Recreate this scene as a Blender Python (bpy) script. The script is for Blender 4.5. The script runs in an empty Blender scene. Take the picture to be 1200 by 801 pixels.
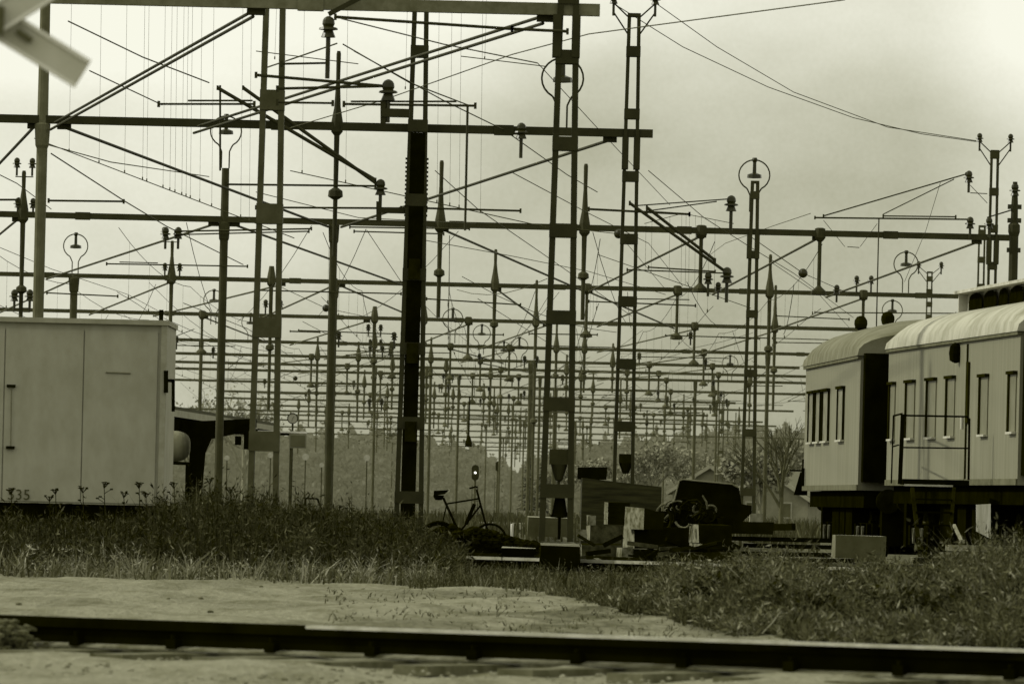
import bpy, math, random
from mathutils import Vector, Matrix
R = math.radians
rnd = random.Random(7)
sc = bpy.context.scene
col = sc.collection

# ------------------------------------------------------------------ camera model (survey of the photograph)
F, HY, TH, CZ = 8000.0, 590.0, 0.0235, 1.0
cT, sT = math.cos(TH), math.sin(TH)
def P(px, py, d):
    u = (px-600)/F*d; v = (HY-py)/F*d
    return Vector((u*cT - v*sT, d, CZ + u*sT + v*cT))
def PG(px, d, z=0.0):                      # point at height z seen in picture column px at depth d
    v = (z-CZ)/d
    u = ((px-600)/F - v*sT)/cT
    return Vector((u*d, d, z))
def spx(d): return F/d

cam = bpy.data.cameras.new('camera'); co = bpy.data.objects.new('camera', cam); col.objects.link(co)
cam.lens = 240; cam.sensor_width = 36; cam.clip_end = 9000; cam.clip_start = 1
cam.shift_y = (HY-400.5)/1200
co.matrix_world = Matrix(((cT, -sT, 0, 0), (0, 0, -1, 0), (sT, cT, 0, CZ), (0, 0, 0, 1)))
cam.dof.use_dof = True; cam.dof.focus_distance = 135; cam.dof.aperture_fstop = 9.5
sc.camera = co

# ------------------------------------------------------------------ materials
def lerp_tab(t, x):
    if x <= t[0][0]: return t[0][1]
    for (a, b), (c, d) in zip(t, t[1:]):
        if x <= c: return b + (d-b)*(x-a)/(c-a)
    return t[-1][1]
TAB = [(0, .0), (.01, .03), (.03, .22), (.08, .45), (.2, .66), (.5, .82), (.85, .92)]
def tint(a): return (a, a*.985, a*lerp_tab(TAB, a), 1)
class NT:
    def __init__(s, nt): s.nt = nt
    def n(s, t, **k):
        q = s.nt.nodes.new(t)
        for a, b in k.items(): setattr(q, a, b)
        return q
    def l(s, a, b): s.nt.links.new(a, b)
_mc = {}
def mat(name, a, b=None, scale=3.0, rough=.85, stretch=(1, 1, 1), detail=6, bump=0.0, lo=.35, hi=.65, metal=0, spec=.25):
    if name in _mc: return _mc[name]
    m = bpy.data.materials.new(name); m.use_nodes = True
    t = NT(m.node_tree); bs = m.node_tree.nodes['Principled BSDF']
    bs.inputs['Roughness'].default_value = rough
    bs.inputs['Metallic'].default_value = metal
    bs.inputs['Specular IOR Level'].default_value = spec if a > .03 else 0
    if b is None: b = a*.75
    tc = t.n('ShaderNodeTexCoord'); mp = t.n('ShaderNodeMapping'); mp.inputs['Scale'].default_value = stretch
    no = t.n('ShaderNodeTexNoise'); no.inputs['Scale'].default_value = scale; no.inputs['Detail'].default_value = detail
    no.inputs['Roughness'].default_value = .62
    rp = t.n('ShaderNodeValToRGB'); rp.color_ramp.elements[0].position = lo; rp.color_ramp.elements[1].position = hi
    rp.color_ramp.elements[0].color = tint(b); rp.color_ramp.elements[1].color = tint(a)
    t.l(tc.outputs['Object'], mp.inputs['Vector']); t.l(mp.outputs[0], no.inputs['Vector'])
    t.l(no.outputs['Fac'], rp.inputs[0]); t.l(rp.outputs[0], bs.inputs['Base Color'])
    if bump:
        bp = t.n('ShaderNodeBump'); bp.inputs['Strength'].default_value = bump; bp.inputs['Distance'].default_value = .02
        t.l(no.outputs['Fac'], bp.inputs['Height']); t.l(bp.outputs[0], bs.inputs['Normal'])
    _mc[name] = m
    return m
def steel(d, dark=1.0):                    # galvanised / painted steel, haze put into the colour: paler with distance
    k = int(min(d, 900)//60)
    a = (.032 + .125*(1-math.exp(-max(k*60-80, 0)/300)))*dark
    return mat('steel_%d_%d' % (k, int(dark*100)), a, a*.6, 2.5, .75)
def veg(name, a, d=0): return mat(name, a, a*.45, 1.6, .95, lo=.3, hi=.7)
M_BLACK = mat('tar_and_shade_black', .008, .004, 3)  # also blackens added fillers and faces that stand for shade
M_DIRT = mat('oily_dark', .018, .007, 4)
M_INS = mat('brown_porcelain', .035, .02, 6, .35)
M_WIRE = mat('wire', .07, .05, 2)
M_PALE = mat('pale_concrete', .34, .14, 6, .9)

# ------------------------------------------------------------------ mesh builder
class MB:
    def __init__(s): s.v = []; s.f = []; s.mi = []; s.cur = 0; s.sm = []
    def add(s, vs, fs, smooth=False):
        o = len(s.v); s.v += [Vector(v) for v in vs]
        for f in fs: s.f.append([i+o for i in f]); s.mi.append(s.cur); s.sm.append(smooth)
    def hexa(s, p):                        # 8 points: bottom 0-3 ccw, top 4-7
        s.add(p, [(3, 2, 1, 0), (4, 5, 6, 7), (0, 1, 5, 4), (1, 2, 6, 5), (2, 3, 7, 6), (3, 0, 4, 7)])
    def box(s, c, sz, rz=0):
        x, y, z = [q/2 for q in sz]; m = Matrix.Rotation(rz, 3, 'Z'); c = Vector(c)
        s.hexa([c + m @ Vector(q) for q in ((-x, -y, -z), (x, -y, -z), (x, y, -z), (-x, y, -z), (-x, -y, z), (x, -y, z), (x, y, z), (-x, y, z))])
    def bar(s, a, b, w, h=None):
        a, b = Vector(a), Vector(b); h = h or w; d = (b-a).normalized()
        up = Vector((0, 0, 1)) if abs(d.z) < .9 else Vector((0, 1, 0))
        x = d.cross(up).normalized()*w/2; y = x.cross(d).normalized()*h/2
        s.hexa([a-x-y, a+x-y, b+x-y, b-x-y, a-x+y, a+x+y, b+x+y, b-x+y])
    def tube(s, a, b, r, n=6, r2=None):
        a, b = Vector(a), Vector(b); r2 = r if r2 is None else r2; d = (b-a).normalized()
        up = Vector((0, 0, 1)) if abs(d.z) < .9 else Vector((0, 1, 0))
        x = d.cross(up).normalized(); y = x.cross(d).normalized(); vs = []
        for i in range(n):
            t = 2*math.pi*i/n; q = x*math.cos(t)+y*math.sin(t); vs += [a+q*r, b+q*r2]
        fs = [(2*i, 2*((i+1) % n), 2*((i+1) % n)+1, 2*i+1) for i in range(n)]
        s.add(vs, fs, True); s.add([vs[2*i] for i in range(n)], [tuple(range(n))]); s.add([vs[2*i+1] for i in range(n)], [tuple(range(n))[::-1]])
    def path(s, pts, r, n=6):
        for a, b in zip(pts, pts[1:]): s.tube(a, b, r, n)
    def lathe(s, c, prof, n=10):           # prof: (radius, z)
        c = Vector(c); vs = []
        for r, z in prof:
            for i in range(n):
                t = 2*math.pi*i/n; vs.append(c+Vector((r*math.cos(t), r*math.sin(t), z)))
        fs = []
        for k in range(len(prof)-1):
            for i in range(n):
                j = (i+1) % n; fs.append((k*n+i, k*n+j, (k+1)*n+j, (k+1)*n+i))
        s.add(vs, fs, False)
        s.add(vs[:n], [tuple(range(n))[::-1]]); s.add(vs[-n:], [tuple(range(n))])
    def quad(s, a, b, c, d): s.add([a, b, c, d], [(0, 1, 2, 3)])
    def build(s, name, m, parent=None, off=None, **props):
        ms = m if isinstance(m, (list, tuple)) else [m]
        me = bpy.data.meshes.new(name)
        o = Vector((0, 0, 0)) if off is None else Vector(off)
        loc = Vector((0, 0, 0))
        if parent is None and off is None and s.v:
            lo = [min(v[i] for v in s.v) for i in range(3)]; hi = [max(v[i] for v in s.v) for i in range(3)]
            loc = Vector(((lo[0]+hi[0])/2, (lo[1]+hi[1])/2, lo[2])); o = loc
        me.from_pydata([tuple(v-o) for v in s.v], [], s.f)
        for q in ms: me.materials.append(q)
        me.polygons.foreach_set('material_index', s.mi); me.polygons.foreach_set('use_smooth', s.sm)
        me.update()
        ob = bpy.data.objects.new(name, me); col.objects.link(ob)
        if parent is not None: ob.parent = parent
        else: ob.location = loc
        for k, v in props.items(): ob[k] = v
        return ob
def tag(o, label, cat, group=None):
    o['label'] = label; o['category'] = cat
    if group: o['group'] = group
    return o
def thing(name, loc, label, cat, group=None, rz=0):
    o = bpy.data.objects.new(name, None); col.objects.link(o); o.location = loc; o.rotation_euler = (0, 0, rz)
    o.empty_display_size = .2
    return tag(o, label, cat, group)
def struct(mb, name, m):
    o = mb.build(name, m); o['kind'] = 'structure'; return o
def stuff(mb, name, m, label, cat):
    o = mb.build(name, m); o['kind'] = 'stuff'; return tag(o, label, cat)

# ------------------------------------------------------------------ world and sun
w = bpy.data.worlds.new('World'); sc.world = w; w.use_nodes = True
t = NT(w.node_tree); w.node_tree.nodes.clear()
SUN_EL, SUN_AZ = 34, -80                  # sun stands to the left, a little beyond the yard
tc = t.n('ShaderNodeTexCoord'); sp = t.n('ShaderNodeSeparateXYZ'); t.l(tc.outputs['Generated'], sp.inputs[0])
def mr(src, a, b, c, d, interp='SMOOTHSTEP'):
    q = t.n('ShaderNodeMapRange'); q.interpolation_type = interp
    for i, v in zip((1, 2, 3, 4), (a, b, c, d)): q.inputs[i].default_value = v
    t.l(src, q.inputs[0]); return q.outputs[0]
def ma(op, a, b):
    q = t.n('ShaderNodeMath', operation=op)
    for i, v in enumerate((a, b)):
        if isinstance(v, (int, float)): q.inputs[i].default_value = v
        else: t.l(v, q.inputs[i])
    return q.outputs[0]
az = ma('ARCTAN2', sp.outputs[0], sp.outputs[1]); el = sp.outputs[2]
nz = t.n('ShaderNodeTexNoise'); nz.inputs['Scale'].default_value = 26; nz.inputs['Detail'].default_value = 5; nz.inputs['Roughness'].default_value = .5
mp = t.n('ShaderNodeMapping'); mp.inputs['Scale'].default_value = (1, 1, 1.9); t.l(tc.outputs['Generated'], mp.inputs[0]); t.l(mp.outputs[0], nz.inputs['Vector'])
g1 = t.n('ShaderNodeTexNoise'); g1.inputs['Scale'].default_value = 1500; g1.inputs['Detail'].default_value = 2; t.l(tc.outputs['Generated'], g1.inputs['Vector'])
cl = ma('MULTIPLY', ma('SUBTRACT', nz.outputs['Fac'], .5), .42)
v = ma('ADD', .36, mr(el, .008, .045, 0, .10))
v = ma('ADD', v, ma('MULTIPLY', mr(az, .02, -.06, 0, .36), mr(el, .01, .05, .3, 1)))
v = ma('ADD', v, mr(el, .052, .074, 0, .34))
v = ma('ADD', v, ma('MULTIPLY', mr(az, .055, .078, 0, .26), mr(el, .02, .06, .2, 1)))
v = ma('ADD', v, cl)
v = ma('ADD', v, ma('MULTIPLY', ma('SUBTRACT', g1.outputs['Fac'], .5), .06))
v = ma('MINIMUM', ma('MAXIMUM', v, .2), .93)
v = ma('MULTIPLY', v, mr(el, .08, .5, 1, .78))
rp = t.n('ShaderNodeValToRGB'); t.l(v, rp.inputs[0])
rp.color_ramp.elements[0].position = 0; rp.color_ramp.elements[0].color = (0, 0, 0, 1)
rp.color_ramp.elements[1].position = 1; rp.color_ramp.elements[1].color = (.97, .97, .84, 1)
for p, r_ in ((.2, .63), (.4, .715), (.6, .785), (.88, .845)):
    e = rp.color_ramp.elements.new(p); e.color = (p, p*.995, p*r_, 1)
bg = t.n('ShaderNodeBackground'); t.l(rp.outputs[0], bg.inputs[0]); bg.inputs[1].default_value = 1.0
sky = t.n('ShaderNodeTexSky', sky_type='NISHITA', sun_disc=False, sun_elevation=R(SUN_EL), sun_rotation=R(SUN_AZ))
bw = t.n('ShaderNodeRGBToBW'); t.l(sky.outputs[0], bw.inputs[0])
mx = t.n('ShaderNodeMix', data_type='RGBA', blend_type='MULTIPLY'); mx.inputs[0].default_value = 1
t.l(bw.outputs[0], mx.inputs[6]); mx.inputs[7].default_value = (.1, .099, .078, 1)
bg2 = t.n('ShaderNodeBackground'); t.l(mx.outputs[2], bg2.inputs[0]); bg2.inputs[1].default_value = .05
ad = t.n('ShaderNodeAddShader'); t.l(bg.outputs[0], ad.inputs[0]); t.l(bg2.outputs[0], ad.inputs[1])
wo = t.n('ShaderNodeOutputWorld'); t.l(ad.outputs[0], wo.inputs[0])
sl = bpy.data.lights.new('sun', 'SUN'); sl.energy = 2.4; sl.angle = R(2); sl.color = (1, .985, .86)
so = bpy.data.objects.new('sun', sl); col.objects.link(so)
a = R(SUN_AZ); sd = Vector((math.sin(a)*math.cos(R(SUN_EL)), math.cos(a)*math.cos(R(SUN_EL)), math.sin(R(SUN_EL))))
so.rotation_euler = sd.to_track_quat('Z', 'Y').to_euler()
sc.view_settings.view_transform = 'Standard'; sc.view_settings.look = 'None'; sc.view_settings.exposure = 0
sc.cycles.max_bounces = 5; sc.cycles.diffuse_bounces = 2; sc.cycles.use_denoising = True

# ------------------------------------------------------------------ ground
def ground_mat():
    m = bpy.data.materials.new('yard_ground'); m.use_nodes = True; t = NT(m.node_tree); bs = m.node_tree.nodes['Principled BSDF']
    bs.inputs['Roughness'].default_value = .95; bs.inputs['Specular IOR Level'].default_value = .1
    ge = t.n('ShaderNodeNewGeometry'); sp = t.n('ShaderNodeSeparateXYZ'); t.l(ge.outputs['Position'], sp.inputs[0])
    def noise(scale, st, det=8, ro=.6):
        mp = t.n('ShaderNodeMapping'); mp.inputs['Scale'].default_value = st; t.l(ge.outputs['Position'], mp.inputs[0])
        q = t.n('ShaderNodeTexNoise'); q.inputs['Scale'].default_value = scale; q.inputs['Detail'].default_value = det; q.inputs['Roughness'].default_value = ro
        t.l(mp.outputs[0], q.inputs['Vector']); return q.outputs['Fac']
    n1 = noise(2.2, (1, .22, 1)); n2 = noise(14, (1, .2, 1)); n3 = noise(.5, (1, .25, 1))
    r1 = t.n('ShaderNodeValToRGB'); t.l(n2, r1.inputs[0]); e = r1.color_ramp.elements
    e[0].position = .3; e[0].color = tint(.12); e[1].position = .68; e[1].color = tint(.27)
    r2 = t.n('ShaderNodeValToRGB'); t.l(n1, r2.inputs[0]); e = r2.color_ramp.elements
    e[0].position = .36; e[0].color = tint(.10); e[1].position = .54; e[1].color = tint(.25)
    mxa = t.n('ShaderNodeMix', data_type='RGBA'); mxa.inputs[0].default_value = .5
    t.l(r1.outputs[0], mxa.inputs[6]); t.l(r2.outputs[0], mxa.inputs[7])
    # weedy dark stains on the sand, ground darkened under the brush at right, dark oily ballast in the yard beyond
    def mr(src, a, b, c, d):
        q = t.n('ShaderNodeMapRange')
        for i, v in zip((1, 2, 3, 4), (a, b, c, d)): q.inputs[i].default_value = v
        t.l(src, q.inputs[0]); return q.outputs[0]
    def ma(op, a, b):
        q = t.n('ShaderNodeMath', operation=op, use_clamp=op != 'ADD')
        for i, v in enumerate((a, b)):
            if isinstance(v, (int, float)): q.inputs[i].default_value = v
            else: t.l(v, q.inputs[i])
        return q.outputs[0]
    n4 = noise(1.1, (1, .35, 1), 10, .75)
    st = ma('MULTIPLY', mr(ma('ADD', ma('MULTIPLY', n3, .5), ma('MULTIPLY', n4, .5)), .47, .56, 0, 1), mr(sp.outputs[0], -1.8, .6, .3, .85))
    st = ma('MULTIPLY', st, mr(sp.outputs[1], 46, 50, 0, 1))
    br = ma('MULTIPLY', mr(ma('ADD', sp.outputs[0], ma('MULTIPLY', n1, 1.6)), 2.0, 3.0, 0, .85), mr(ma('ADD', sp.outputs[1], ma('MULTIPLY', n1, 4.0)), 52.5, 56, 0, 1))
    st = ma('MAXIMUM', st, br)
    yd = mr(ma('ADD', sp.outputs[1], ma('MULTIPLY', n1, 6.0)), 89, 92, 0, .86)
    tot = ma('MAXIMUM', st, yd)
    mxb = t.n('ShaderNodeMix', data_type='RGBA'); t.l(tot, mxb.inputs[0]); t.l(mxa.outputs[2], mxb.inputs[6])
    r3 = t.n('ShaderNodeValToRGB'); t.l(n2, r3.inputs[0]); e = r3.color_ramp.elements
    e[0].position = .35; e[0].color = tint(.025); e[1].position = .65; e[1].color = tint(.085)
    t.l(r3.outputs[0], mxb.inputs[7]); t.l(mxb.outputs[2], bs.inputs['Base Color'])
    bp = t.n('ShaderNodeBump'); bp.inputs['Strength'].default_value = .8; bp.inputs['Distance'].default_value = .05
    t.l(n2, bp.inputs['Height']); t.l(bp.outputs[0], bs.inputs['Normal'])
    return m
g = MB()
# gently uneven sheet: finer near the level crossing, one sheet to the horizon
ys = [-60, 10, 30] + [36+i*.5 for i in range(110)] + [92+i*6 for i in range(20)] + [260, 400, 700, 1200, 2500, 8000]
xs = [-3000, -300, -60, -20] + [-10+i*.4 for i in range(51)] + [20, 60, 300, 3000]
def gz(x, y):
    if y < 34 or y > 92 or abs(x) > 11: return 0
    return .030*math.sin(x*1.7+y*.35)*math.sin(y*.9) + .022*math.sin(x*3.9-y*.6) + rnd.uniform(-.012, .012)
vs = [(x, y, gz(x, y)) for y in ys for x in xs]; nx = len(xs)
fs = [(j*nx+i, j*nx+i+1, (j+1)*nx+i+1, (j+1)*nx+i) for j in range(len(ys)-1) for i in range(nx-1)]
g.add(vs, fs, True)
struct(g, 'ground', ground_mat())

# ------------------------------------------------------------------ catenary hardware pieces (drawn into a builder)
def insulator(mb, c, s=1.0, rod=.35):      # stacked sheds on a rod, c = centre of the sheds
    c = Vector(c)
    mb.lathe(c, [(.03*s, -.15*s), (.095*s, -.155*s), (.06*s, -.065*s), (.125*s, -.055*s), (.115*s, -.03*s), (.065*s, -.015*s), (.082*s, .02*s), (.075*s, .07*s), (.055*s, .10*s), (.02*s, .12*s)], 12)
    if rod: mb.tube(c-Vector((0, 0, .14*s)), c-Vector((0, 0, .14*s+rod)), .03*s, 6)
def drop_post(mb, p, L, r=.045):           # collar on the beam, post, flat shoe
    p = Vector(p)
    mb.lathe(p, [(.07, .13), (.12, .11), (.13, .0), (.13, -.1), (.08, -.17), (r, -.2), (r, -L+.16), (.08, -L+.12), (.18, -L+.03), (.19, -L-.04), (.1, -L-.06)], 10)
def spire(mb, p, up, dn, s=1.0):           # pointed post clamped through the beam
    p = Vector(p)
    mb.lathe(p, [(.035*s, up), (.05*s, up-.05), (.045*s, up*.6), (.07*s, .42*s), (.125*s, .1*s), (.125*s, -.12*s), (.06*s, -.2*s), (.05*s, -dn*.5), (.045*s, -dn)], 10)
    mb.lathe(p+Vector((0, 0, -dn*.52)), [(.05, .1), (.12, .05), (.13, -.05), (.05, -.1)], 8)
def lamp_loop(mb, p, r=.36):               # omega-shaped tube standing on p; ring with a shaded lamp inside
    p = Vector(p); k = r/.36; g = .09*k; H = .62*k
    for sgn in (-1, 1):
        pts = [p+Vector((sgn*g, 0, 0)), p+Vector((sgn*g, 0, H*.62)), p+Vector((sgn*(g+.05*k), 0, H*.8))]
        for i in range(11):
            a = R(-62 + i*(152/10.)); pts.append(p+Vector((sgn*r*math.cos(a), 0, H*.8+.30*k + r*.98*math.sin(a)+.06*k)))
        mb.path(pts, .018*k, 5)
def loop_lamp(mb, p, r=.36):
    k = r/.36; p = Vector(p); zt = .62*k*.8+.36*k+r*.98
    mb.lathe(p+Vector((0, 0, zt)), [(.05*k, .05*k), (.07*k, 0), (.04*k, -.06*k), (.045*k, -.3*k), (.16*k, -.34*k), (.17*k, -.42*k), (.05*k, -.43*k)], 10)
def ladder(mb, x, y, z0, z1, w0, w1, leg=.075, depth=.22):   # two splayed channel legs
    for s in (-1, 1):
        mb.bar((x+s*w0/2, y, z0), (x+s*w1/2, y, z1), depth, leg) if False else None
        a0, a1 = Vector((x+s*w0/2, y, z0)), Vector((x+s*w1/2, y, z1)); h = leg/2; q = depth/2
        mb.hexa([a0+Vector(v) for v in ((-h, -q, 0), (h, -q, 0), (h, q, 0), (-h, q, 0))] + [a1+Vector(v) for v in ((-h, -q, 0), (h, -q, 0), (h, q, 0), (-h, q, 0))])
def plates(mb, x, y, z0, z1, w0, w1, zs, hgt=.16, depth=.26, leg=.075):
    for z in zs:
        k = (z-z0)/(z1-z0); wd = w0+(w1-w0)*k + leg+.01
        m_ = MB(); m_.box((x, y, z), (wd, depth, hgt)); m_.build('batten_plate', mb[0], mb[1], off=mb[2])
def horns(mb, p, sp=.36, up=.06):
    p = Vector(p)
    for s in (-1, 1):
        q = p+Vector((s*sp, 0, up)); mb.tube(p+Vector((s*.06, 0, 0)), q+Vector((0, 0, .08)), .014, 5)
        mb.tube(p+Vector((s*.06, 0, -.32)), q+Vector((0, 0, -.08)), .014, 5)
def ins_pair(mb, p, sp=.36, s=.8):
    for k in (-1, 1): insulator(mb, Vector(p)+Vector((k*sp, 0, 0)), s, .22)

# ------------------------------------------------------------------ gantries
HB = 6.45                                   # beam above camera height
YB = [10, 153, 265, 335, 376.5, 407, 423, 433, 440.7, 454, 466, 474, 481.5, 487.5, 492, 498, 506, 513, 519, 524, 528]
DEP = [F*HB/(HY-y) for y in YB]
ZB = CZ + HB
def BX(i, px): return PG(px, DEP[i], ZB) if True else None
def Bx(i, px):                              # point of beam i in picture column px
    return PG(px, DEP[i], ZB)
ORD = ['nearest', 'second', 'third', 'fourth', 'fifth', 'sixth', 'seventh', 'eighth', 'ninth', 'tenth', 'eleventh']
EXT = ['along the top edge of the photo, ending above the ladder mast', 'ending at the tall mast with two horn insulators',
       'spanning the picture to the ladder mast right of the coaches', 'whose right end shows above the coach roof',
       'just above the pale container top line', 'with small drop posts', 'whose thin beam ends left of the coach', 'thin and close below the seventh',
       'thin, in the dense upper rows', 'thin, in the dense rows', 'thin, in the dense rows near the wood']
gan = []
for i, d in enumerate(DEP):
    if i < 11: lab = '%s steel gantry from the camera, crossbeam %s' % (ORD[i], EXT[i])
    else: lab = 'far small steel gantry among the dense converging rows low over the distant wood'
    gan.append(thing('catenary_gantry', (0, d, 0), ' '.join(lab.split()[:16]), 'gantry', 'catenary gantries spanning the yard'))
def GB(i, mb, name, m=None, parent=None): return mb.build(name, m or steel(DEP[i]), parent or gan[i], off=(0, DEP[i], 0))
# beams: left end, right end (px), thickness
ENDS = [(-120, 703), (-120, 765), (-120, 1183), (-120, 1153), (-120, 1080), (-60, 1060), (-60, 937), (0, 1000), (0, 1000), (40, 1000)] + [(rnd.randint(180, 300), rnd.randint(800, 960)) for _ in range(11)]
THK = [.155, .14, .14, .13, .13] + [.13]*16
for i, (a_, b_) in enumerate(ENDS):
    mb = MB(); A, B = Bx(i, a_), Bx(i, b_)
    mb.box(((A.x+B.x)/2, A.y, ZB), (B.x-A.x, THK[i], THK[i]))
    if i < 6:                               # lapped joints and clamps on the beam
        x = A.x+.8
        while x < B.x-.5:
            mb.box((x, A.y, ZB), (.34, THK[i]+.035, THK[i]+.035)); x += rnd.uniform(3.5, 6)
    GB(i, mb, 'crossbeam', mat('beam_paint', .17, .10, 5, .7) if i == 0 else None)
def brace(i, x1, j, x2, dbl=False, dz1=-.12, dz2=-.12, r=.028):
    a, b = Bx(i, x1)+Vector((0, .1, dz1)), Bx(j, x2)+Vector((0, -.1, dz2)); mb = MB()
    if dbl:
        for s in (-.06, .06): mb.tube(a+Vector((s*.6, 0, s)), b+Vector((s*.6, 0, s)), r*.8, 6)
    else: mb.tube(a, b, r, 6)
    mb.bar(a+Vector((-.12, 0, .03)), a+Vector((.12, 0, .03)), .1, .14)
    GB(i, mb, 'brace')
for q in [(1, 75, 2, 385), (1, 715, 2, 400), (1, 40, 2, -60), (2, 250, 3, 55), (2, 520, 3, 685), (2, 275, 3, 480), (2, 958, 3, 835), (2, 1145, 3, 968), (2, 822, 3, 690), (2, 20, 3, -60),
          (3, 200, 4, 105), (3, 400, 4, 500), (3, 390, 4, 305), (3, 690, 4, 790), (3, 1012, 4, 905), (3, 795, 4, 700), (3, 583, 4, 640), (3, 85, 4, 0), (3, 330, 4, 180),
          (4, 550, 5, 480), (4, 240, 5, 320), (4, 815, 5, 700), (4, 908, 5, 820), (4, 640, 5, 560), (4, 430, 5, 340), (5, 528, 6, 590), (5, 600, 6, 540), (5, 825, 6, 740), (5, 460, 6, 380),
          (6, 563, 7, 620), (6, 365, 7, 300), (6, 761, 7, 690), (6, 835, 7, 770), (7, 587, 8, 530), (7, 772, 8, 700), (7, 407, 8, 350)]:
    brace(*q)
brace(0, 300, 1, 62, True); brace(0, 640, 1, 230, True)
# drop posts
DROPS = {2: [822, 961], 3: [688, 794, 1012], 4: [549, 814, 237], 5: [528, 597, 825, 460], 6: [563, 761, 835, 365], 7: [587, 772, 842, 407], 8: [554, 608, 781, 446], 9: [786, 838, 500, 640]}
for i in range(10, 21): DROPS[i] = [rnd.randint(380, 860) for _ in range(6)]
for i, l in DROPS.items():
    for x in l:
        mb = MB(); L = {2: 1.38, 3: 1.42}.get(i, 1.35)
        drop_post(mb, Bx(i, x), L*(rnd.uniform(.8, 1.05) if i > 8 else 1)); GB(i, mb, 'drop_post')
        if i < 9 and rnd.random() < .6:
            mb = MB(); insulator(mb, Bx(i, x)+Vector((.42, 0, -L+.1)), .8, .2); GB(i, mb, 'insulator', M_INS)
# pointed posts: px column of post, top y, bottom y in the photo
SP = {1: [(395, 60, 300)], 2: [(27, 200, 420), (516, 188, 372), (685, 192, 375)], 3: [(201, 282, 470), (580, 292, 422), (902, 298, 470), (318, 335, 480)],
      4: [(628, 328, 600), (908, 334, 480), (439, 378, 470), (497, 345, 430)], 5: [(439, 376, 478), (652, 378, 470), (685, 380, 460), (300, 375, 450)],
      6: [(420, 400, 495), (505, 395, 455), (718, 402, 460), (372, 395, 500)], 7: [(523, 424, 490), (664, 415, 470), (735, 420, 480), (460, 415, 480)], 8: [(575, 420, 500), (500, 432, 495), (681, 430, 485), (879, 430, 500)]}
for i in range(9, 21): SP[i] = [(rnd.randint(350, 900), YB[i]-rnd.randint(10, 22), YB[i]+rnd.randint(20, 50)) for _ in range(6)]
for i, l in SP.items():
    s = F/DEP[i]
    for x, y0, y1 in l:
        yb = YB[i]+.0235*(x-600); mb = MB()
        spire(mb, Bx(i, x), (yb-y0)/s, (y1-yb)/s, 1.0 if i != 1 else .8); GB(i, mb, 'pointed_post')
# insulator pairs on posts
for i, x, y in [(2, 29, 190), (2, 30, 237), (3, 201, 270), (3, 202, 312), (2, 26, 345), (3, 320, 355), (4, 439, 383), (4, 441, 408), (5, 440, 400), (4, 440, 470), (4, 622, 420), (6, 620, 460), (8, 520, 452), (7, 525, 440)]:
    mb = MB(); s = F/DEP[i]; c = P(x, y, DEP[i]); c.y = DEP[i]
    mb = MB(); hw_ = min(.22, 9/s); mb.bar(c+Vector((-hw_-.03, 0, -.34)), c+Vector((hw_+.03, 0, -.34)), .025); GB(i, mb, 'insulator_bracket')
    for k_ in (-1, 1):
        mb = MB(); insulator(mb, c+Vector((k_*min(.22, 9/s), 0, 0)), .85, .2); GB(i, mb, 'insulator', M_INS)
# ground masts under the beams
def mast(i, px, w, ztop=None, m=None):
    """round/box mast reaching the ground below beam i; px measured at beam height"""
    p = Bx(i, px); mb = MB(); zt = ztop or ZB+.05
    mb.lathe((p.x, p.y, 0), [(w*.5, 0), (w*.5, ZB-1.2), (w*.5, ZB-.5), (w*.62, ZB-.45), (w*.72, ZB-.08), (w*.5, ZB-.06), (w*.45, zt)], 12)
    mb.box((p.x, p.y, .2), (w*3, w*3, .5))
    return GB(i, mb, 'mast', m)
mast(1, 50, .19, ZB+2.4, m=mat('mast_grey', .14, .09, 3, .8))
mast(2, 263, .19, CZ+F and P(263, 197, DEP[2]).z); mast(2, 391.5, .18)
mast(3, 392, .2, ZB+.1); mast(3, 87, .22)
mast(4, 300, .16); mast(5, 236, .15); mast(5, 900, .16); mast(6, 622, .17); mast(7, 505, .14); mast(7, 440, .13); mast(8, 815, .15)
for i in range(8, 21, 1):
    for k in range(2): mast(i, rnd.choice([rnd.randint(400, 590), rnd.randint(600, 860)]), .13)
def lmast(i, px, top_y, base_w, top_w, step, leg=.075, z0=0, hg=.18, dy=0, off0=0, parent=None, dd=None, m=None):
    d = dd or DEP[i]; p = PG(px, d, ZB); z1 = P(px, top_y, d).z
    x, y = p.x, p.y+dy; mb = MB(); ladder(mb, x, y, z0, z1, base_w, top_w, leg)
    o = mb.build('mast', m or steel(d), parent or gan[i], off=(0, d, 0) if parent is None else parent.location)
    zs = []; z = ZB-off0
    while z > .7: zs.append(z); z -= step
    z = ZB-off0+step
    while z < z1-.1: zs.append(z); z += step
    of_ = (0, d, 0) if parent is None else parent.location
    plates((m or steel(d), o, of_), x, y, z0, z1, base_w, top_w, zs, hg, leg=leg)
    mb = MB(); mb.box((x, y, z1-.03), (top_w+leg, .24, .06)); mb.build('cap_plate', m or steel(d), o, off=of_)
    return o, x, y, z1
for i, px in ((0, 664.5), (1, 740), (2, 1163.5), (2, 883)):   # sleeves clamping the legs below the beam
    p = Bx(i, px); mb = MB(); ww = {664.5: .25, 740: .2, 1163.5: .17, 883: .18}[px]
    for s in (-1, 1): mb.box((p.x+s*ww/2, p.y, ZB-.35), (.11, .3, .55))
    GB(i, mb, 'clamp_sleeve')
o, x, y, z1 = lmast(0, 666, 0, .37, .20, 1.13, .08, z0=.52, off0=.62)
mb = MB()                                    # tensioning weight in the mast
p = P(655.5, 535, DEP[0]); mb.box((p.x, DEP[0], p.z), (.26, .2, .2))
mb.lathe((p.x, DEP[0], p.z-.1), [(.11, 0), (.05, -.2), (.02, -.22), (.02, -.5)]); GB(0, mb, 'tension_wheel', mat('wheel_brown', .035, .02))
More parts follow.
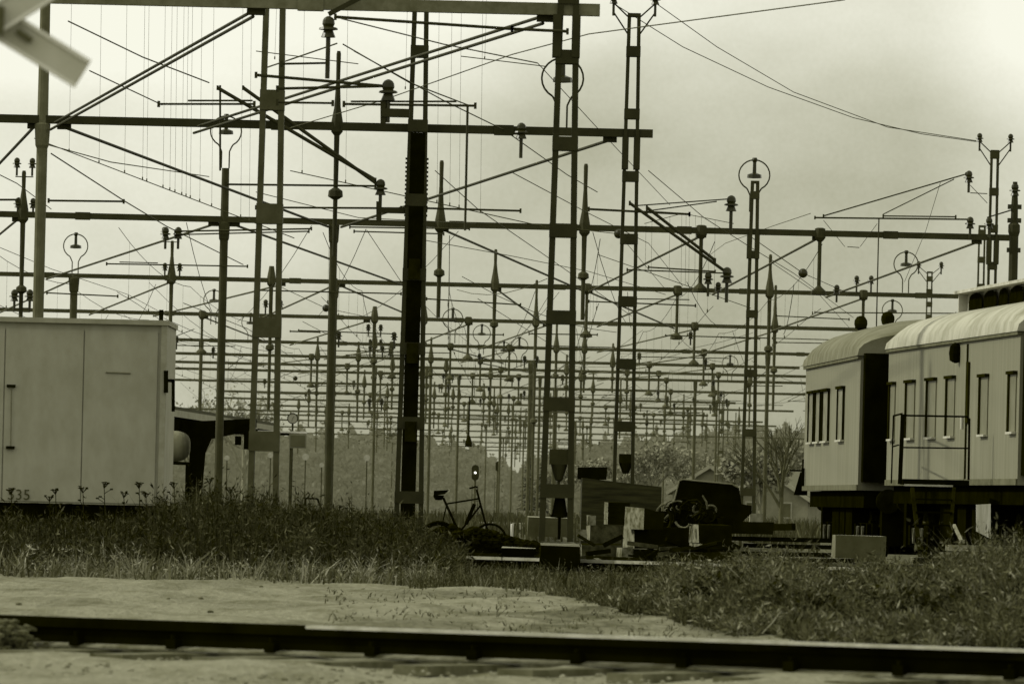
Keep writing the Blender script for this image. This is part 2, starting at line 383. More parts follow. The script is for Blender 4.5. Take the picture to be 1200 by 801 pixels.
mb = MB(); p = P(656, 594, DEP[0]); mb.lathe((p.x, DEP[0], p.z), [(.06, .15), (.1, -.08), (.12, -.13), (.02, -.14), (.02, -.42)]); GB(0, mb, 'counterweight', M_BLACK)
o, x, y, z1 = lmast(1, 740, 16, .34, .165, 1.08, .06, off0=-.33)
mb = MB(); horns(mb, (x, y, z1-.1), .36, .2); GB(1, mb, 'horn_bracket')
for k_ in (-.36, .36):
    mb = MB(); insulator(mb, Vector((x, y, z1+.28))+Vector((k_, 0, 0)), .75, .22); GB(1, mb, 'insulator', M_INS)
mb = MB(); p = P(733.5, 537, DEP[1]); mb.box((p.x, DEP[1], p.z), (.24, .2, .16)); mb.lathe((p.x, DEP[1], p.z-.08), [(.12, 0), (.05, -.18)]); GB(1, mb, 'tension_wheel', M_DIRT)
# mast with a black bar filling its interior
o, x, y, z1 = lmast(1, 490, 8, .44, .2, 1.28, .08, off0=-.02, dy=-.35, hg=.21)
mb = MB(); mb.bar((x-.02, y-.02, .2), (x+.01, y-.02, ZB-.1), .25, .21)
GB(1, mb, 'black_core', M_BLACK)
mb = MB()
for k in range(14):
    z = 6.9-k*.075
    for s in (-1, 1): mb.tube((x+s*.17, y-.05, z), (x+s*.2, y-.05, z), .02, 5)
GB(1, mb, 'ribbed_edge_trim', M_DIRT)
for z in (5.0, 3.55, 2.2):
    mb = MB(); mb.box((x, y-.12, z), (.2, .1, .35)); GB(1, mb, 'clamp_box', M_DIRT)
# third gantry ladder masts
o, x, y, z1 = lmast(2, 1163.5, 176, .2, .145, .86, .05, off0=-.2)
mb = MB(); horns(mb, (x, y, z1-.08), .36, .2); GB(2, mb, 'horn_bracket')
for k_ in (-.36, .36):
    mb = MB(); insulator(mb, Vector((x, y, z1+.3))+Vector((k_, 0, 0)), .75, .22); GB(2, mb, 'insulator', M_INS)
o, x, y, z1 = lmast(2, 883.5, 212, .31, .12, 1.38, .075, off0=.53)
mb = MB(); lamp_loop(mb, (x-.02, y, z1-.72)); GB(2, mb, 'lamp_loop')
mb = MB(); loop_lamp(mb, (x-.02, y, z1-.72)); GB(2, mb, 'lamp', M_INS)
o, x, y, z1 = lmast(3, 1149, 264, .2, .16, .8, .045, off0=-.3)
o, x, y, z1 = lmast(4, 1088, 318, .2, .16, .45, .04, off0=-.5)
mb = MB(); horns(mb, (x, y, z1-.1), .4, .2); GB(4, mb, 'horn_bracket')
for k_ in (-.4, .4):
    mb = MB(); insulator(mb, Vector((x, y, z1+.25))+Vector((k_, 0, 0)), .9, .22); GB(4, mb, 'insulator', M_INS)
o, x, y, z1 = lmast(9, 846, 458, .3, .24, 1.1, .06)
# lamp loops standing on beams and masts
for i, px, yb_ in [(1, 658, 150), (2, 264, 197), (3, 88, 322), (3, 1061, 343), (4, 1045, 392), (4, 530, 402), (5, 564, 415), (5, 608, 430), (5, 293, 402), (4, 250, 380), (6, 590, 432), (6, 855, 448)]:
    p = P(px, yb_, DEP[i]); p.y = DEP[i]-.02
    mb = MB(); lamp_loop(mb, p); GB(i, mb, 'lamp_loop')
    mb = MB(); loop_lamp(mb, p); GB(i, mb, 'lamp', M_INS)
# registration arms: (gantry, tubes[(x1,y1,x2,y2,r)], insulators[(x,y,rod)], brackets[(x1,y1,x2,y2)])
ARMS = [
 (0, [(186, 122, 298, 122, .016), (220, 118, 296, 118, .014), (325, 120, 390, 121, .016), (411, 119, 535, 119, .014), (403, 122, 557, 124, .018), (548, 124, 545, 270, .016)], [(455, 104, .3)], [(447, 132, 480, 133, .11)]),
 (0, [(300, 88, 450, 101, .022), (325, 104, 450, 101, .02), (330, 75, 383, 74, .016), (393, 20, 600, 34, .022), (600, 34, 665, 37, .022)], [(385, 30, .55)], [(385, 17, 425, -4, .06), (449, 118, 449, 145, .07)]),
 (1, [(255, 103, 440, 211, .036), (285, 103, 440, 214, .036), (265, 216, 440, 218, .02)], [(446, 218, .3)], [(443, 246, 476, 247, .1), (444, 236, 444, 260, .09)]),
 (1, [(57, 235, 145, 236, .02), (-10, 234, 22, 234, .02), (300, 243, 470, 244, .02), (500, 244, 610, 247, .02), (690, 245, 808, 251, .022), (258, 100, 258, 200, .018)], [(611, 152, .35)], []),
 (1, [(738, 238, 850, 318, .03), (758, 243, 838, 305, .03), (745, 241, 856, 233, .012), (760, 247, 840, 236, .012), (758, 248, 808, 251, .02)], [(857, 237, .35), (852, 321, .35)], []),
 (2, [(205, 271, 365, 268, .022), (205, 275, 362, 271, .018), (410, 266, 550, 268, .02), (415, 271, 520, 274, .018), (760, 313, 838, 318, .02), (735, 316, 850, 320, .018)], [(194, 272, .25), (209, 272, .25)], []),
 (2, [(1132, 204, 965, 253, .018), (1118, 210, 1035, 251, .014), (955, 255, 1135, 257, .022), (1035, 253, 1120, 254, .018), (1030, 256, 1027, 385, .015), (965, 258, 990, 289, .007), (1028, 262, 1008, 289, .007), (993, 289, 1007, 290, .01)], [(1135.5, 206, .25), (1137, 260, .25)], [(1137, 226, 1157, 227, .02), (1137, 217, 1157, 238, .014)]),
 (2, [(125, 309, 290, 312, .018), (140, 307, 185, 308, .014), (55, 343, 138, 347, .018), (300, 340, 470, 344, .018)], [(17, 345, .25), (35, 345, .25)], []),
 (2, [(690, 353, 815, 358, .018), (500, 350, 610, 357, .018), (745, 350, 808, 351, .014)], [(830, 325, .3)], []),
 (3, [(350, 387, 460, 391, .02), (470, 391, 590, 392, .02), (620, 391, 700, 392, .02), (780, 393, 900, 396, .02), (955, 366, 1120, 367, .02), (910, 370, 995, 374, .018)], [(397, 392, .25), (462, 393, .25), (1004, 327, .3), (1021, 327, .3)], []),
 (4, [(905, 396, 975, 398, .02), (910, 401, 965, 402, .02), (845, 395, 890, 397, .02), (340, 388, 375, 389, .03), (640, 405, 720, 407, .02)], [(207, 397, .25)], []),
]
for i, tubes, inss, brk in ARMS:
    d = DEP[i]-.25
    for x1, y1, x2, y2, r in tubes:
        mb = MB(); mb.tube(P(x1, y1, d), P(x2, y2, d), r, 6)
        if r > .015 and abs(x2-x1) > 30:
            for xx, yy in ((x1, y1), (x2, y2)): mb.box(P(xx, yy, d), (.035, .06, .08))
        GB(i, mb, 'registration_arm')
    for x1, y1, x2, y2, r in brk: mb = MB(); mb.bar(P(x1, y1, d), P(x2, y2, d), r); GB(i, mb, 'bracket')
    for x, y, rod in inss:
        mb = MB(); insulator(mb, P(x, y, d), 1.0 if i < 3 else .9, rod); GB(i, mb, 'insulator', M_INS)
# balance balls (round tension insulators)
for i, x, y in ((2, 941, 320), (2, 725, 274), (3, 382, 361), (6, 346, 443)):
    mb = MB(); r = .11; mb.lathe(P(x, y, DEP[i]-.3), [(r*math.sin(R(a)), -r*math.cos(R(a))) for a in range(10, 180, 20)]); GB(i, mb, 'insulator', M_INS)
    c = P(x, y, DEP[i]-.3); mb = MB(); mb.path([Bx(i, x-70), c, Bx(i+1, x+55)], .009, 4); GB(i, mb, 'stay_wire', M_WIRE)
# generic arms on far gantries
for i in range(4, 21):
    d = DEP[i]
    for k in range(9):
        x = rnd.uniform(-14, 15); z = ZB-1.25+rnd.uniform(-.15, .15); L = rnd.uniform(1.2, 3.2)
        if not (-.06 < (x/d) < .07): continue
        mb = MB(); mb.tube((x, d-.2, z), (x+L, d-.2, z+.02), .018 if i < 9 else .022, 5)
        if rnd.random() < .6: insulator(mb, (x+rnd.choice([0, L]), d-.2, z+.05), .9, .2)
        if rnd.random() < .5: mb.tube((x, d-.2, z), (x+L*.5, d-.2, z+.6), .014, 4)
        GB(i, mb, 'registration_arm')
# hanging weight low in the middle distance
mb = MB(); p = P(549, 522, DEP[7]); mb.lathe(p, [(.16, -.05), (.18, .1), (.08, .45), (.04, .5), (.035, 2.4)]); GB(7, mb, 'hanging_weight', M_DIRT)

# near free-standing masts
def free_ladder(px, top_y, d, bw, tw, step, label, leg, off0):
    th = thing('catenary_mast', PG(px, d, 0), label, 'mast', None)
    lmast(0, px, top_y, bw, tw, step, leg, 0, .2*d/68, 0, off0, th, d, mat('near_steel', .085, .05, 3, .7)); return th
free_ladder(321, -30, 95., .37, .22, 1.58, 'nearest riveted ladder mast in front of the platform canopy, taller than the photo', .08, .92)
th = thing('catenary_mast', PG(1188, 150, 0), 'dark solid mast with insulator top behind the coach roof, rightmost of all', 'mast')
p = PG(1188, 150, 7); z1 = P(1189, 213, 150).z; mb = MB()
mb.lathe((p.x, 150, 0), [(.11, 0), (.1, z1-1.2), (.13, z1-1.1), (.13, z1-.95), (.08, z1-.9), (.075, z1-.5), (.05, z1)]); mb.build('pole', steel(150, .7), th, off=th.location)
mb = MB(); insulator(mb, (p.x, 150, z1-.15), 1, 0)
for z in (z1-.55, z1-.85, z1-1.5): mb.box((p.x, 150, z), (.3, .12, .1))
insulator(mb, (p.x-.55, 150, z1-.9), .9, .2); mb.bar((p.x-.6, 150, z1-.8), (p.x, 150, z1-.6), .03)
mb.build('insulator', M_INS, th, off=th.location)

# ------------------------------------------------------------------ wires
def wire(pts, r, label, cat='wire', name='overhead_wire', sag=0.0, drops=None, m=None):
    mb = MB(); full = []
    for (a, b) in zip(pts, pts[1:]):
        n = 10
        for k in range(n): t_ = k/n; q = a.lerp(b, t_); q = q-Vector((0, 0, sag*4*t_*(1-t_))); full.append(q)
    full.append(pts[-1]); mb.path(full, r, 4)
    th = thing(name, full[0], label, cat, 'overhead wires'); mb.build('strand', m or M_WIRE, th, off=th.location)
    if drops:
        for q in drops:
            mb = MB(); mb.tube(q[0], q[1], r*.5, 3); mb.lathe(q[0]-Vector((0, 0, .05)), [(.03, -.05), (.03, .05)], 6); mb.build('dropper', mat('dropper', .12, .1), th, off=th.location)
    return th
D0, D1, D2, D3, D4 = DEP[:5]
W = [
 ([P(80, 25, 105), P(167, 67, 112), P(245, 97, 117)], 'thin wire falling to the right from above the left mast', .012),
 ([P(105, 83, 108), P(190, 123, 117)], 'thin wire just right of the white crossing board, falling to the upper arm', .011),
 ([P(50, 168, 118), P(130, 190, 125), P(245, 207, 150)], 'sloping wire below the second crossbeam at far left', .010),
 ([P(60, 180, 118), P(145, 235, 135), P(195, 265, 159), P(285, 310, 190)], 'messenger wire crossing behind the left mast down to the third gantry', .014),
 ([P(340, 150, 110), P(450, 117, 100), P(600, 64, 95), P(690, 40, 92), P(990, 0, 85)], 'long pale wire rising to the right across the sky', .008),
 ([P(402, 52, 105), P(480, 97, 112), P(548, 123, 118)], 'pair wire falling from the tall insulator post to the upper arm', .012),
 ([P(415, 60, 105), P(520, 118, 112), P(590, 152, 118), P(665, 205, 140), P(700, 225, 150)], 'wire from the tall insulator post down past the nearest ladder mast', .011),
 ([P(310, 80, 100), P(340, 70, 104), P(395, 51, 105)], 'short wire rising to the tall insulator post', .012),
 ([P(400, 22, 88), P(520, 52, 92), P(630, 74, 100), P(700, 150, 120), P(785, 240, 159)], 'wire descending through the lamp loop of the nearest ladder mast', .009),
 ([P(770, 5, DEP[1]), P(840, 55, 130), P(930, 108, 145), P(1040, 149, 155), P(1144, 165, DEP[2])], 'upper sagging feeder wire between the two horned masts', .009),
 ([P(720, 5, DEP[1]), P(800, 55, 130), P(900, 102, 143), P(1000, 138, 153), P(1080, 157, 156), P(1144, 166, DEP[2])], 'lower sagging feeder wire between the two horned masts', .009),
 ([P(510, 200, 118), P(560, 245, 125), P(640, 300, 160), P(740, 370, 202)], 'wire crossing behind the nearest ladder mast at mid height', .010),
 ([P(600, 202, 130), P(690, 250, 159), P(760, 285, 190), P(800, 335, 202)], 'wire running down to the right behind the tall horned mast', .010),
 ([P(760, 200, 125), P(825, 255, 150), P(880, 290, 159), P(930, 320, 175), P(1000, 372, 230)], 'wire passing right of the horned mast toward the round insulator', .010),
 ([P(300, 75+150, 125), P(420, 255, 135), P(560, 262, 159)], 'slack wire below the second gantry left of centre', .008),
 ([P(0, 290, 170), P(60, 315, 190), P(150, 345, 220), P(200, 372, 242)], 'thin wire above the pale container roof', .009),
 ([P(490, 280, 150), P(600, 300, 170), P(690, 318, 190), P(780, 345, 202)], 'nearly level wire between third and fourth gantries', .009),
 ([P(950, 250, 150), P(905, 265, 160), P(850, 285, 175), P(830, 300, 190)], 'thin wire left of the delta-shaped arm', .008),
 ([P(1102, 214, 150), P(1085, 270, 155), P(1060, 330, 160)], 'near-vertical wire by the rightmost masts', .006),
 ([P(0, 205, 120), P(20, 215, 125), P(60, 245, 140)], 'short wire entering from the left frame edge', .010),
 ([P(215, 355, 200), P(290, 385, 230), P(360, 430, 300), P(430, 460, 380)], 'wire sloping right above the platform canopy', .012),
 ([P(560, 350, 200), P(640, 400, 260), P(700, 440, 350)], 'wire sloping right below the fourth gantry near centre', .012),
 ([P(430, 270, 159), P(470, 330, 180), P(510, 370, 220), P(560, 410, 300)], 'wire falling behind the black-cored mast', .010),
 ([P(905, 120+188, 180), P(960, 345, 202), P(1010, 400, 282)], 'wire falling toward the coach ventilators', .010),
]
for pts, lab, r in W:
    wire(pts, r, lab, sag=.0)
# running lines of the tracks with droppers, from gantry to gantry
TX = [-13.2, -9.3, -4.9, -1.6, 2.0, 4.7, 7.2]
TN = ['far left siding', 'track beside the canopy', 'track left of the black-cored mast', 'centre track left', 'centre track right', 'track right of the horned mast', 'track beside the coaches']
for k, x0 in enumerate(TX):
    mb = MB(); th = thing('catenary_line', (x0, 95, 7), 'messenger and contact wire over the %s' % TN[k], 'overhead line', 'overhead wires')
    mc = MB(); pts = [(x0+rnd.uniform(-.4, .4), DEP[i]) for i in range(2, 16)]
    dr = []
    for (xa, ya), (xb, yb) in zip(pts, pts[1:]):
        prev = None; n = 8 if ya < 300 else 3
        sg = .32*((yb-ya)/45)
        zt = ZB-.25
        for j in range(n+1):
            q = j/n; xm = xa+(xb-xa)*q; ym = ya+(yb-ya)*q; zm = zt-sg*4*q*(1-q)
            cur = Vector((xm, ym, zm)); cc = Vector((xm, ym, ZB-1.75+.02*math.sin(j)))
            if prev: mb.tube(prev[0], cur, .009, 4); mc.tube(prev[1], cc, .008, 4)
            prev = (cur, cc)
            if 0 < j < n and (j % 2) and ya < 400: dr.append((cur, cc))
    mb.build('messenger_wire', M_WIRE, th, off=th.location); mc.build('contact_wire', M_WIRE, th, off=th.location)
    for a_, b_ in dr:
        q = MB(); q.tube(a_, b_, .004, 3); q.box(b_+Vector((0, 0, .03)), (.03, .03, .08)); q.build('dropper', mat('dropper', .12, .1), th, off=th.location)
# long thin droppers seen against the sky, each hanging from a high cross wire
th = thing('cross_span', P(110, 62, 120), 'row of fine vertical droppers hung between upper crossbeams in the bright left sky', 'overhead line')
mb = MB(); mb.path([P(0, -12, 120), P(200, -20, 120), P(600, -25, 120)], .008, 4); mb.build('strand', M_WIRE, th, off=th.location)
for x, y0, y1 in [(81, -15, 182), (116, -16, 200), (146, -17, 210), (167, -18, 175), (172, -18, 250), (191, -18, 225), (199, -18, 260), (205, -18, 245), (213, -19, 235), (218, -19, 248), (223, -19, 230), (234, -19, 240), (248, -19, 268), (282, -20, 262), (292, -20, 230),
                  (322, -20, 70), (354, -20, 235), (405, -21, 180), (475, -22, 105), (512, -22, 250), (527, -22, 255), (538, -22, 260), (568, -22, 70), (563, -22, 280)]:
    if y1 > 150: y1 = 170+.383*(x-60) if x < 340 else 200+.22*(x-340)
    mb = MB(); mb.tube(P(x+3, y0, 120), P(x, y1, 120), .0035, 3); mb.box(P(x, y1-2, 120), (.022, .022, .05)); mb.build('dropper', mat('dropper', .12, .1), th, off=th.location)
for q0, q1 in (((40, 162), (345, 279)), ((340, 200), (640, 266)), ((300, 60), (420, 75)), ((540, 66), (640, 78))):
    mb = MB(); mb.tube(P(q0[0], q0[1], 120), P(q1[0], q1[1], 120), .0085, 4); mb.build('strand', M_WIRE, th, off=th.location)
th = thing('cross_span', P(820, 250, 160), 'row of fine droppers hanging right of the tall horned mast', 'overhead line')
mb = MB(); mb.path([P(755, 262, 160), P(800, 250, 160), P(860, 262, 160)], .008, 4); mb.build('strand', M_WIRE, th, off=th.location)
for x, y0, y1 in [(757, 262, 315), (764, 258, 322), (785, 254, 305), (799, 250, 345), (804, 250, 340), (808, 251, 350), (815, 252, 348), (822, 253, 345), (838, 258, 300)]:
    y1 = 318+.35*(x-757); mb = MB(); mb.tube(P(x, y0, 160), P(x-1, y1, 160), .0045, 3); mb.build('dropper', mat('dropper', .12, .1), th, off=th.location)

for i in range(2, 11):
    d0_, d1_ = DEP[i], DEP[i+1]; th = thing('wire_web', (0, d0_, ZB-1), 'fine slanting wires strung between the %s and %s gantries' % (ORD[i], (ORD+['twelfth'])[i+1]), 'overhead line')
    for k in range(9):
        x0_ = rnd.uniform(-.062, .062)*d0_; x1_ = x0_+rnd.choice([-1, 1])*rnd.uniform(.8, 4.5); za = ZB-rnd.choice([.1, .15, .2, 1.2]); zb_ = ZB-rnd.choice([.15, 1.1, 1.25, 1.3])
        mb = MB(); A_, B_ = Vector((x0_, d0_, za)), Vector((x1_, d1_, zb_)); pts = [A_.lerp(B_, q/5)-Vector((0, 0, .25*4*(q/5)*(1-q/5))) for q in range(6)]
        mb.path(pts, .009, 4); mb.build('strand', M_WIRE, th, off=th.location)
mb = MB(); mb.tube(P(700, 298, 160), P(880, 361, 160), .008, 4); mb.build('strand', M_WIRE, bpy.data.objects['cross_span.001'], off=bpy.data.objects['cross_span.001'].location)
# ------------------------------------------------------------------ railway coaches
M_COACH = mat('coach_paint', .22, .155, 1.2, .6, (5, 5, .22), 5, lo=.3, hi=.7)
M_ROOFL = mat('coach_roof_light', .43, .24, 1.3, .8, (1.6, .8, 1), 6, lo=.33, hi=.62)
M_ROOFD = mat('coach_roof_weathered', .19, .10, 1.6, .85, (2.2, .6, 1), 6, lo=.35, hi=.62)
def coach(px0, d0, px1, d1, zb, ze, rh, roofm, label, W=2.9):
    A = Vector((PG(px0, d0, 2.6).x, d0, 0)); B = Vector((PG(px1, d1, 2.6).x, d1, 0)); u = (B-A); L = u.length
    th = thing('railway_coach', A, label, 'railway coach', 'coaches standing at the yard edge', rz=math.atan2(u.y, u.x)); u = u/L; w_ = Vector((-u.y, u.x, 0))
    def sx(px, ly=0.0):                     # distance along the coach seen in picture column px
        lo_, hi_ = -5.0, L+5
        for _ in range(40):
            m_ = (lo_+hi_)/2; q = A+u*m_+w_*ly
            vx = q.x/q.y; hz = (2.6-CZ)/q.y
            if 600+F*(vx*cT+hz*sT) < px: lo_ = m_
            else: hi_ = m_
        return lo_
    mb = MB()                               # body: side with rounded lower edge
    mb.box((L/2, W/2, (zb+ze)/2), (L, W, ze-zb)); body = mb.build('body', M_COACH, th, off=(0, 0, 0))
    mb = MB(); mb.box((L/2, -.02, ze-.02), (L+.04, .07, .05)); mb.box((L/2, -.012, zb+.05), (L, .03, .1)); mb.build('cornice', mat('coach_trim', .14, .08), th, off=(0, 0, 0))
    mb = MB(); n, m_ = 16, 14; vs = []      # arched roof, drawn in at both ends
    for j in range(m_+1):
        q = j/m_; e_ = min(q, 1-q)*L; k = min(1, .62+.38*math.sin(min(1, e_/1.3)*math.pi/2)); s_ = -.06+(L+.12)*q
        for i in range(n+1):
            a_ = math.pi*i/n; vs.append((s_, W/2-(W/2+.07)*math.cos(a_), ze+.01+rh*k*math.sin(a_)**.8))
    mb.add(vs, [(j*(n+1)+i, (j+1)*(n+1)+i, (j+1)*(n+1)+i+1, j*(n+1)+i+1) for j in range(m_) for i in range(n)], True)
    for j in (0, m_): mb.add(vs[j*(n+1):(j+1)*(n+1)], [tuple(range(n+1))])
    mb.build('roof', roofm, th, off=(0, 0, 0))
    mb = MB()                               # underframe, gangways
    mb.box((L/2, W/2, zb-.16), (L-.2, W-.25, .3)); mb.build('underframe', M_BLACK, th, off=(0, 0, 0))
    for s_, l_ in ((L*.38, 1.3), (L*.5, .9), (L*.62, 1.2)):  # dark filler boxes added where shade lies under the coach
        mb = MB(); mb.box((s_, W/2, .76), (l_, W-.5, 1.05)); mb.build('shade_filler', M_BLACK, th, off=(0, 0, 0))
    for s_ in (-.18, L+.18):
        mb = MB()
        mb.box((s_, W/2, (zb+ze)/2+.1), (.33, W-.1, ze-zb-.1)); mb.build('gangway', M_BLACK, th, off=(0, 0, 0))
    for s_ in (2.0, L-2.2):
        bg_ = MB(); bg_.box((s_, .42, .68), (2.6, .1, .24)); bg_.box((s_, W-.42, .68), (2.6, .1, .24)); bg_.box((s_, W/2, .7), (.4, W-.9, .3))
        for e_ in (-1.05, 0, 1.05): bg_.box((s_+e_, .36, .62), (.22, .14, .34))
        bogie = bg_.build('bogie', M_BLACK, th, off=(0, 0, 0))
        for e_ in (-.95, .95):
            for yy in (.62, W-.62):
                mb = MB(); c = Vector((s_+e_, yy, .62))
                mb.tube(c-Vector((0, .06, 0)), c+Vector((0, .06, 0)), .42, 20); mb.tube(c-Vector((0, .1, 0)), c+Vector((0, -.03, 0)), .12, 10)
                mb.build('wheel', M_DIRT, bogie, off=(0, 0, 0))
        mb = MB()                           # pale V-shaped springs
        for e_ in (-.45, .45):
            for k_ in (-1, 1): mb.bar((s_+e_, .28, .48), (s_+e_+k_*.09, .28, .74), .035)
        mb.build('springs', mat('spring_steel', .22, .05, 8), bogie, off=(0, 0, 0))
    for s_ in (-.3, L+.3):
        mb = MB(); mb.box((s_, W/2, .85), (.3, W-.8, .9)); mb.build('coupling_hoses', M_BLACK, th, off=(0, 0, 0))
    for s_ in (0, L):
        sg = -1 if s_ == 0 else 1
        for yy in (.5, W-.5):
            mb = MB(); mb.tube((s_, yy, 1.2), (s_+sg*.5, yy, 1.2), .07, 10); mb.tube((s_+sg*.5, yy, 1.2), (s_+sg*.55, yy, 1.2), .22, 14); mb.build('buffer', M_DIRT, th, off=(0, 0, 0))
    return th, sx, L, A, u, w_
def cwin(th, s0, s1, z0, z1, slim=False):
    fr = MB(); t_ = .05
    fr.box((s0+t_/2, -.02, (z0+z1)/2), (t_*(1.0 if slim else 2.2), .05, z1-z0)); fr.box(((s0+s1)/2, -.03, z1), (s1-s0+.06, .09, .05))
    if slim: fr.box((s1-t_/2, -.02, (z0+z1)/2), (t_*.7, .05, z1-z0))
    f_ = fr.build('window', mat('window_reveal', .02, .01), th, off=(0, 0, 0))
    p_ = MB(); p_.box(((s0+s1)/2+.02, -.008, (z0+z1)/2), (s1-s0-.06, .022, z1-z0-.03)); p_.build('shutter_panel', mat('window_board', .17, .125, 2, .5) if not slim else mat('window_slim', .22, .13, 3, .5), f_, off=(0, 0, 0))
    k_ = MB(); k_.box(((s0+s1)/2+.03, -.04, z0), (s1-s0-.05, .07, .035)); k_.build('sill', mat('sill_bright', .5, .35), f_, off=(0, 0, 0))
# far coach
th, sx, L, A, u, w_ = coach(943, 133, 1007, 122.4, 1.39, 3.79, .72, M_ROOFD, 'far pale railway coach with two round roof ventilators and four slim windows')
for a_, b_ in ((948.5, 954.5), (956.5, 962.5), (965, 972), (982.5, 989.5)):
    cwin(th, sx(a_), sx(b_), 2.30, 3.28, True)
for s_, yy in ((.3, 1.02), (3.6, 1.2)):
    mb = MB(); zt = 3.79+.66
    mb.lathe((s_, yy, zt-.05), [(.07, 0), (.075, .12), (.05, .14), (.11, .17), (.13, .25), (.125, .32), (.08, .39), (.02, .41)], 14); mb.build('roof_ventilator', M_DIRT, th, off=(0, 0, 0))
mb = MB(); mb.box((.4, -.05, 1.65), (.05, .06, .35)); mb.tube((.25, -.04, 1.5), (.25, -.04, 2.0), .02); mb.build('handrail', M_BLACK, th, off=(0, 0, 0))
mb = MB(); mb.hexa([(-.3, -.16, 1.3), (-.2, -.16, 1.3), (-.2, .1, 1.3), (-.3, .1, 1.3), (-.3, -.04, 1.75), (-.2, -.04, 1.75), (-.2, .1, 1.75), (-.3, .1, 1.75)]); mb.bar((-.2, -.25, 1.78), (-.2, .1, 1.78), .035); mb.build('end_step', M_BLACK, th, off=(0, 0, 0))
# near coach
th, sx, L, A, u, w_ = coach(1040, 121, 1194, 107, 1.48, 3.88, .66, M_ROOFL, 'near pale railway coach with boarded windows, access steps and a louvred roof box')
for a_, b_, z0, z1 in ((1043, 1049, 2.28, 3.28), (1062.5, 1072, 2.28, 3.28), (1087, 1097, 2.28, 3.28), (1110, 1119, 2.28, 3.28), (1149, 1158, 2.28, 3.25), (1183, 1191, 2.30, 3.25)):
    cwin(th, sx(a_), sx(b_), z0, z1)
mb = MB(); s_ = sx(1134.5); mb.box((s_, -.015, 3.0), (.22, .045, 1.0)); mb.box((s_-.12, -.01, 2.65), (.05, .035, 2.3)); mb.build('door', mat('door_gap', .025, .015), th, off=(0, 0, 0))
mb = MB(); mb.tube((s_-.25, -.06, 2.4), (s_-.25, -.06, 2.6), .03); mb.build('handle', mat('sill_bright', .5), th, off=(0, 0, 0))
mb = MB(); s_ = sx(1122.5); mb.lathe((s_, -.06, 3.5), [(.02, 0), (.10, .04), (.115, .16), (.1, .28), (.02, .34)], 12)
mb.tube((s_, 0, 3.66), (s_-.05, -.12, 3.66), .09, 10); mb.build('side_lamp', M_BLACK, th, off=(0, 0, 0))
rv = MB(); ly = .62; s0, s1 = sx(1120, ly), L+3; zt = 4.82   # roof box with dark louvre bays
rv.box(((s0+s1)/2, ly+.5, zt-.02), (s1-s0+.2, 1.15, .05)); rv.box((s0, ly+.5, 4.55), (.06, 1.0, .5)); rv.box(((s0+L)/2, ly+.55, 4.55), (L-s0-.1, .8, .5))
rvo = rv.build('roof_box', mat('roof_box_pale', .55, .35), th, off=(0, 0, 0))
for a_, b_ in ((1126, 1141), (1143.5, 1158), (1161, 1171), (1173.5, 1189)):
    mb = MB(); x0, x1 = sx(a_, ly), sx(b_, ly); n = 8; vs = []
    for i in range(n+1):
        a2 = math.pi*i/n; vs += [((x0+x1)/2-(x1-x0)/2*math.cos(a2)**1, ly+.13-.04, 4.62+.14*math.sin(a2)**.5)]
    vs += [(x1, ly+.09, 4.25), (x0, ly+.09, 4.25)]
    mb.add(vs, [tuple(range(len(vs)))]); mb.build('louvre', M_BLACK, rvo, off=(0, 0, 0))
# rails below the coaches
# access steps at the coach
d = 109.5; th = thing('access_steps', PG(1095, d, 0), 'black steel landing with handrails and steps beside the near coach', 'steps')
mb = MB()
def PB(x1, y1, x2, y2, w1, dd=d, dd2=None): mb.bar(P(x1, y1, dd), P(x2, y2, dd2 or dd), w1)
PB(1059, 486.5, 1133, 488, .03); PB(1133, 488, 1136, 491, .03); PB(1136, 490, 1135, 562, .035); PB(1059, 524, 1135, 525, .025)
PB(1047, 487, 1044.5, 566, .025, 117); PB(1047, 487, 1057, 484.5, .025, 117, 114); PB(1046, 523, 1053, 521, .02, 117, 114)
mb.build('handrail', M_BLACK, th, off=th.location)
mb = MB(); PB(1058, 485, 1054.5, 567, .065); mb.build('post', M_BLACK, th, off=th.location)
mb = MB(); c = P(1095, 565, d+.5); mb.box(c, (1.06, 1.0, .09)); mb.build('landing', M_BLACK, th, off=th.location)
mb = MB(); c = P(1088, 568.5, d-.02); mb.box(c, (.78, .05, .03)); mb.build('landing_edge', mat('sill_bright', .5), th, off=th.location)
for xa, xb in ((1069, 1079), (1118, 1112)):
    mb = MB(); mb.bar(P(xa, 572, d-.1), P(xb, 655, d-1.2), .06); mb.build('stringer', M_DIRT, th, off=th.location)
for k in range(5):
    y_ = 585+k*15; q = (y_-572)/83; mb = MB(); c = (P(1069+10*q, y_, d-.1-1.1*q)+P(1118-6*q, y_, d-.1-1.1*q))/2; mb.box(c, (.58, .2, .025)); mb.build('tread', M_BLACK, th, off=th.location)

# ------------------------------------------------------------------ pale container on the left
d = 96.0; A0 = P(-60, 590, d); pr = P(190, 592, d); zc0, zc1 = pr.z, P(197, 381, d).z; s = F/d
xr = P(194, 480, d).x; xl = xr-4.4
th = thing('storage_container', ((xl+xr)/2, d, 0), 'large pale windowless container at the left behind tall weeds', 'container')
OFF = th.location
M_CON = mat('container_paint', .38, .29, 2.2, .75, (1.6, 1, .8), 9, lo=.3, hi=.7)
mb = MB(); mb.box(((xl+xr)/2, d+1.25, (zc0+zc1)/2), (xr-xl, 2.5, zc1-zc0)); mb.build('body', M_CON, th, off=OFF)
mb = MB(); edges = [xl, P(4.5, 480, d).x, P(97, 480, d).x, xr-.12]
for a_, b_ in zip(edges, edges[1:]):
    mb = MB(); mb.box(((a_+b_)/2, d-.012, (zc0+zc1)/2-.04), (b_-a_-.018, .03, zc1-zc0-.12)); mb.build('panel', M_CON, th, off=OFF)
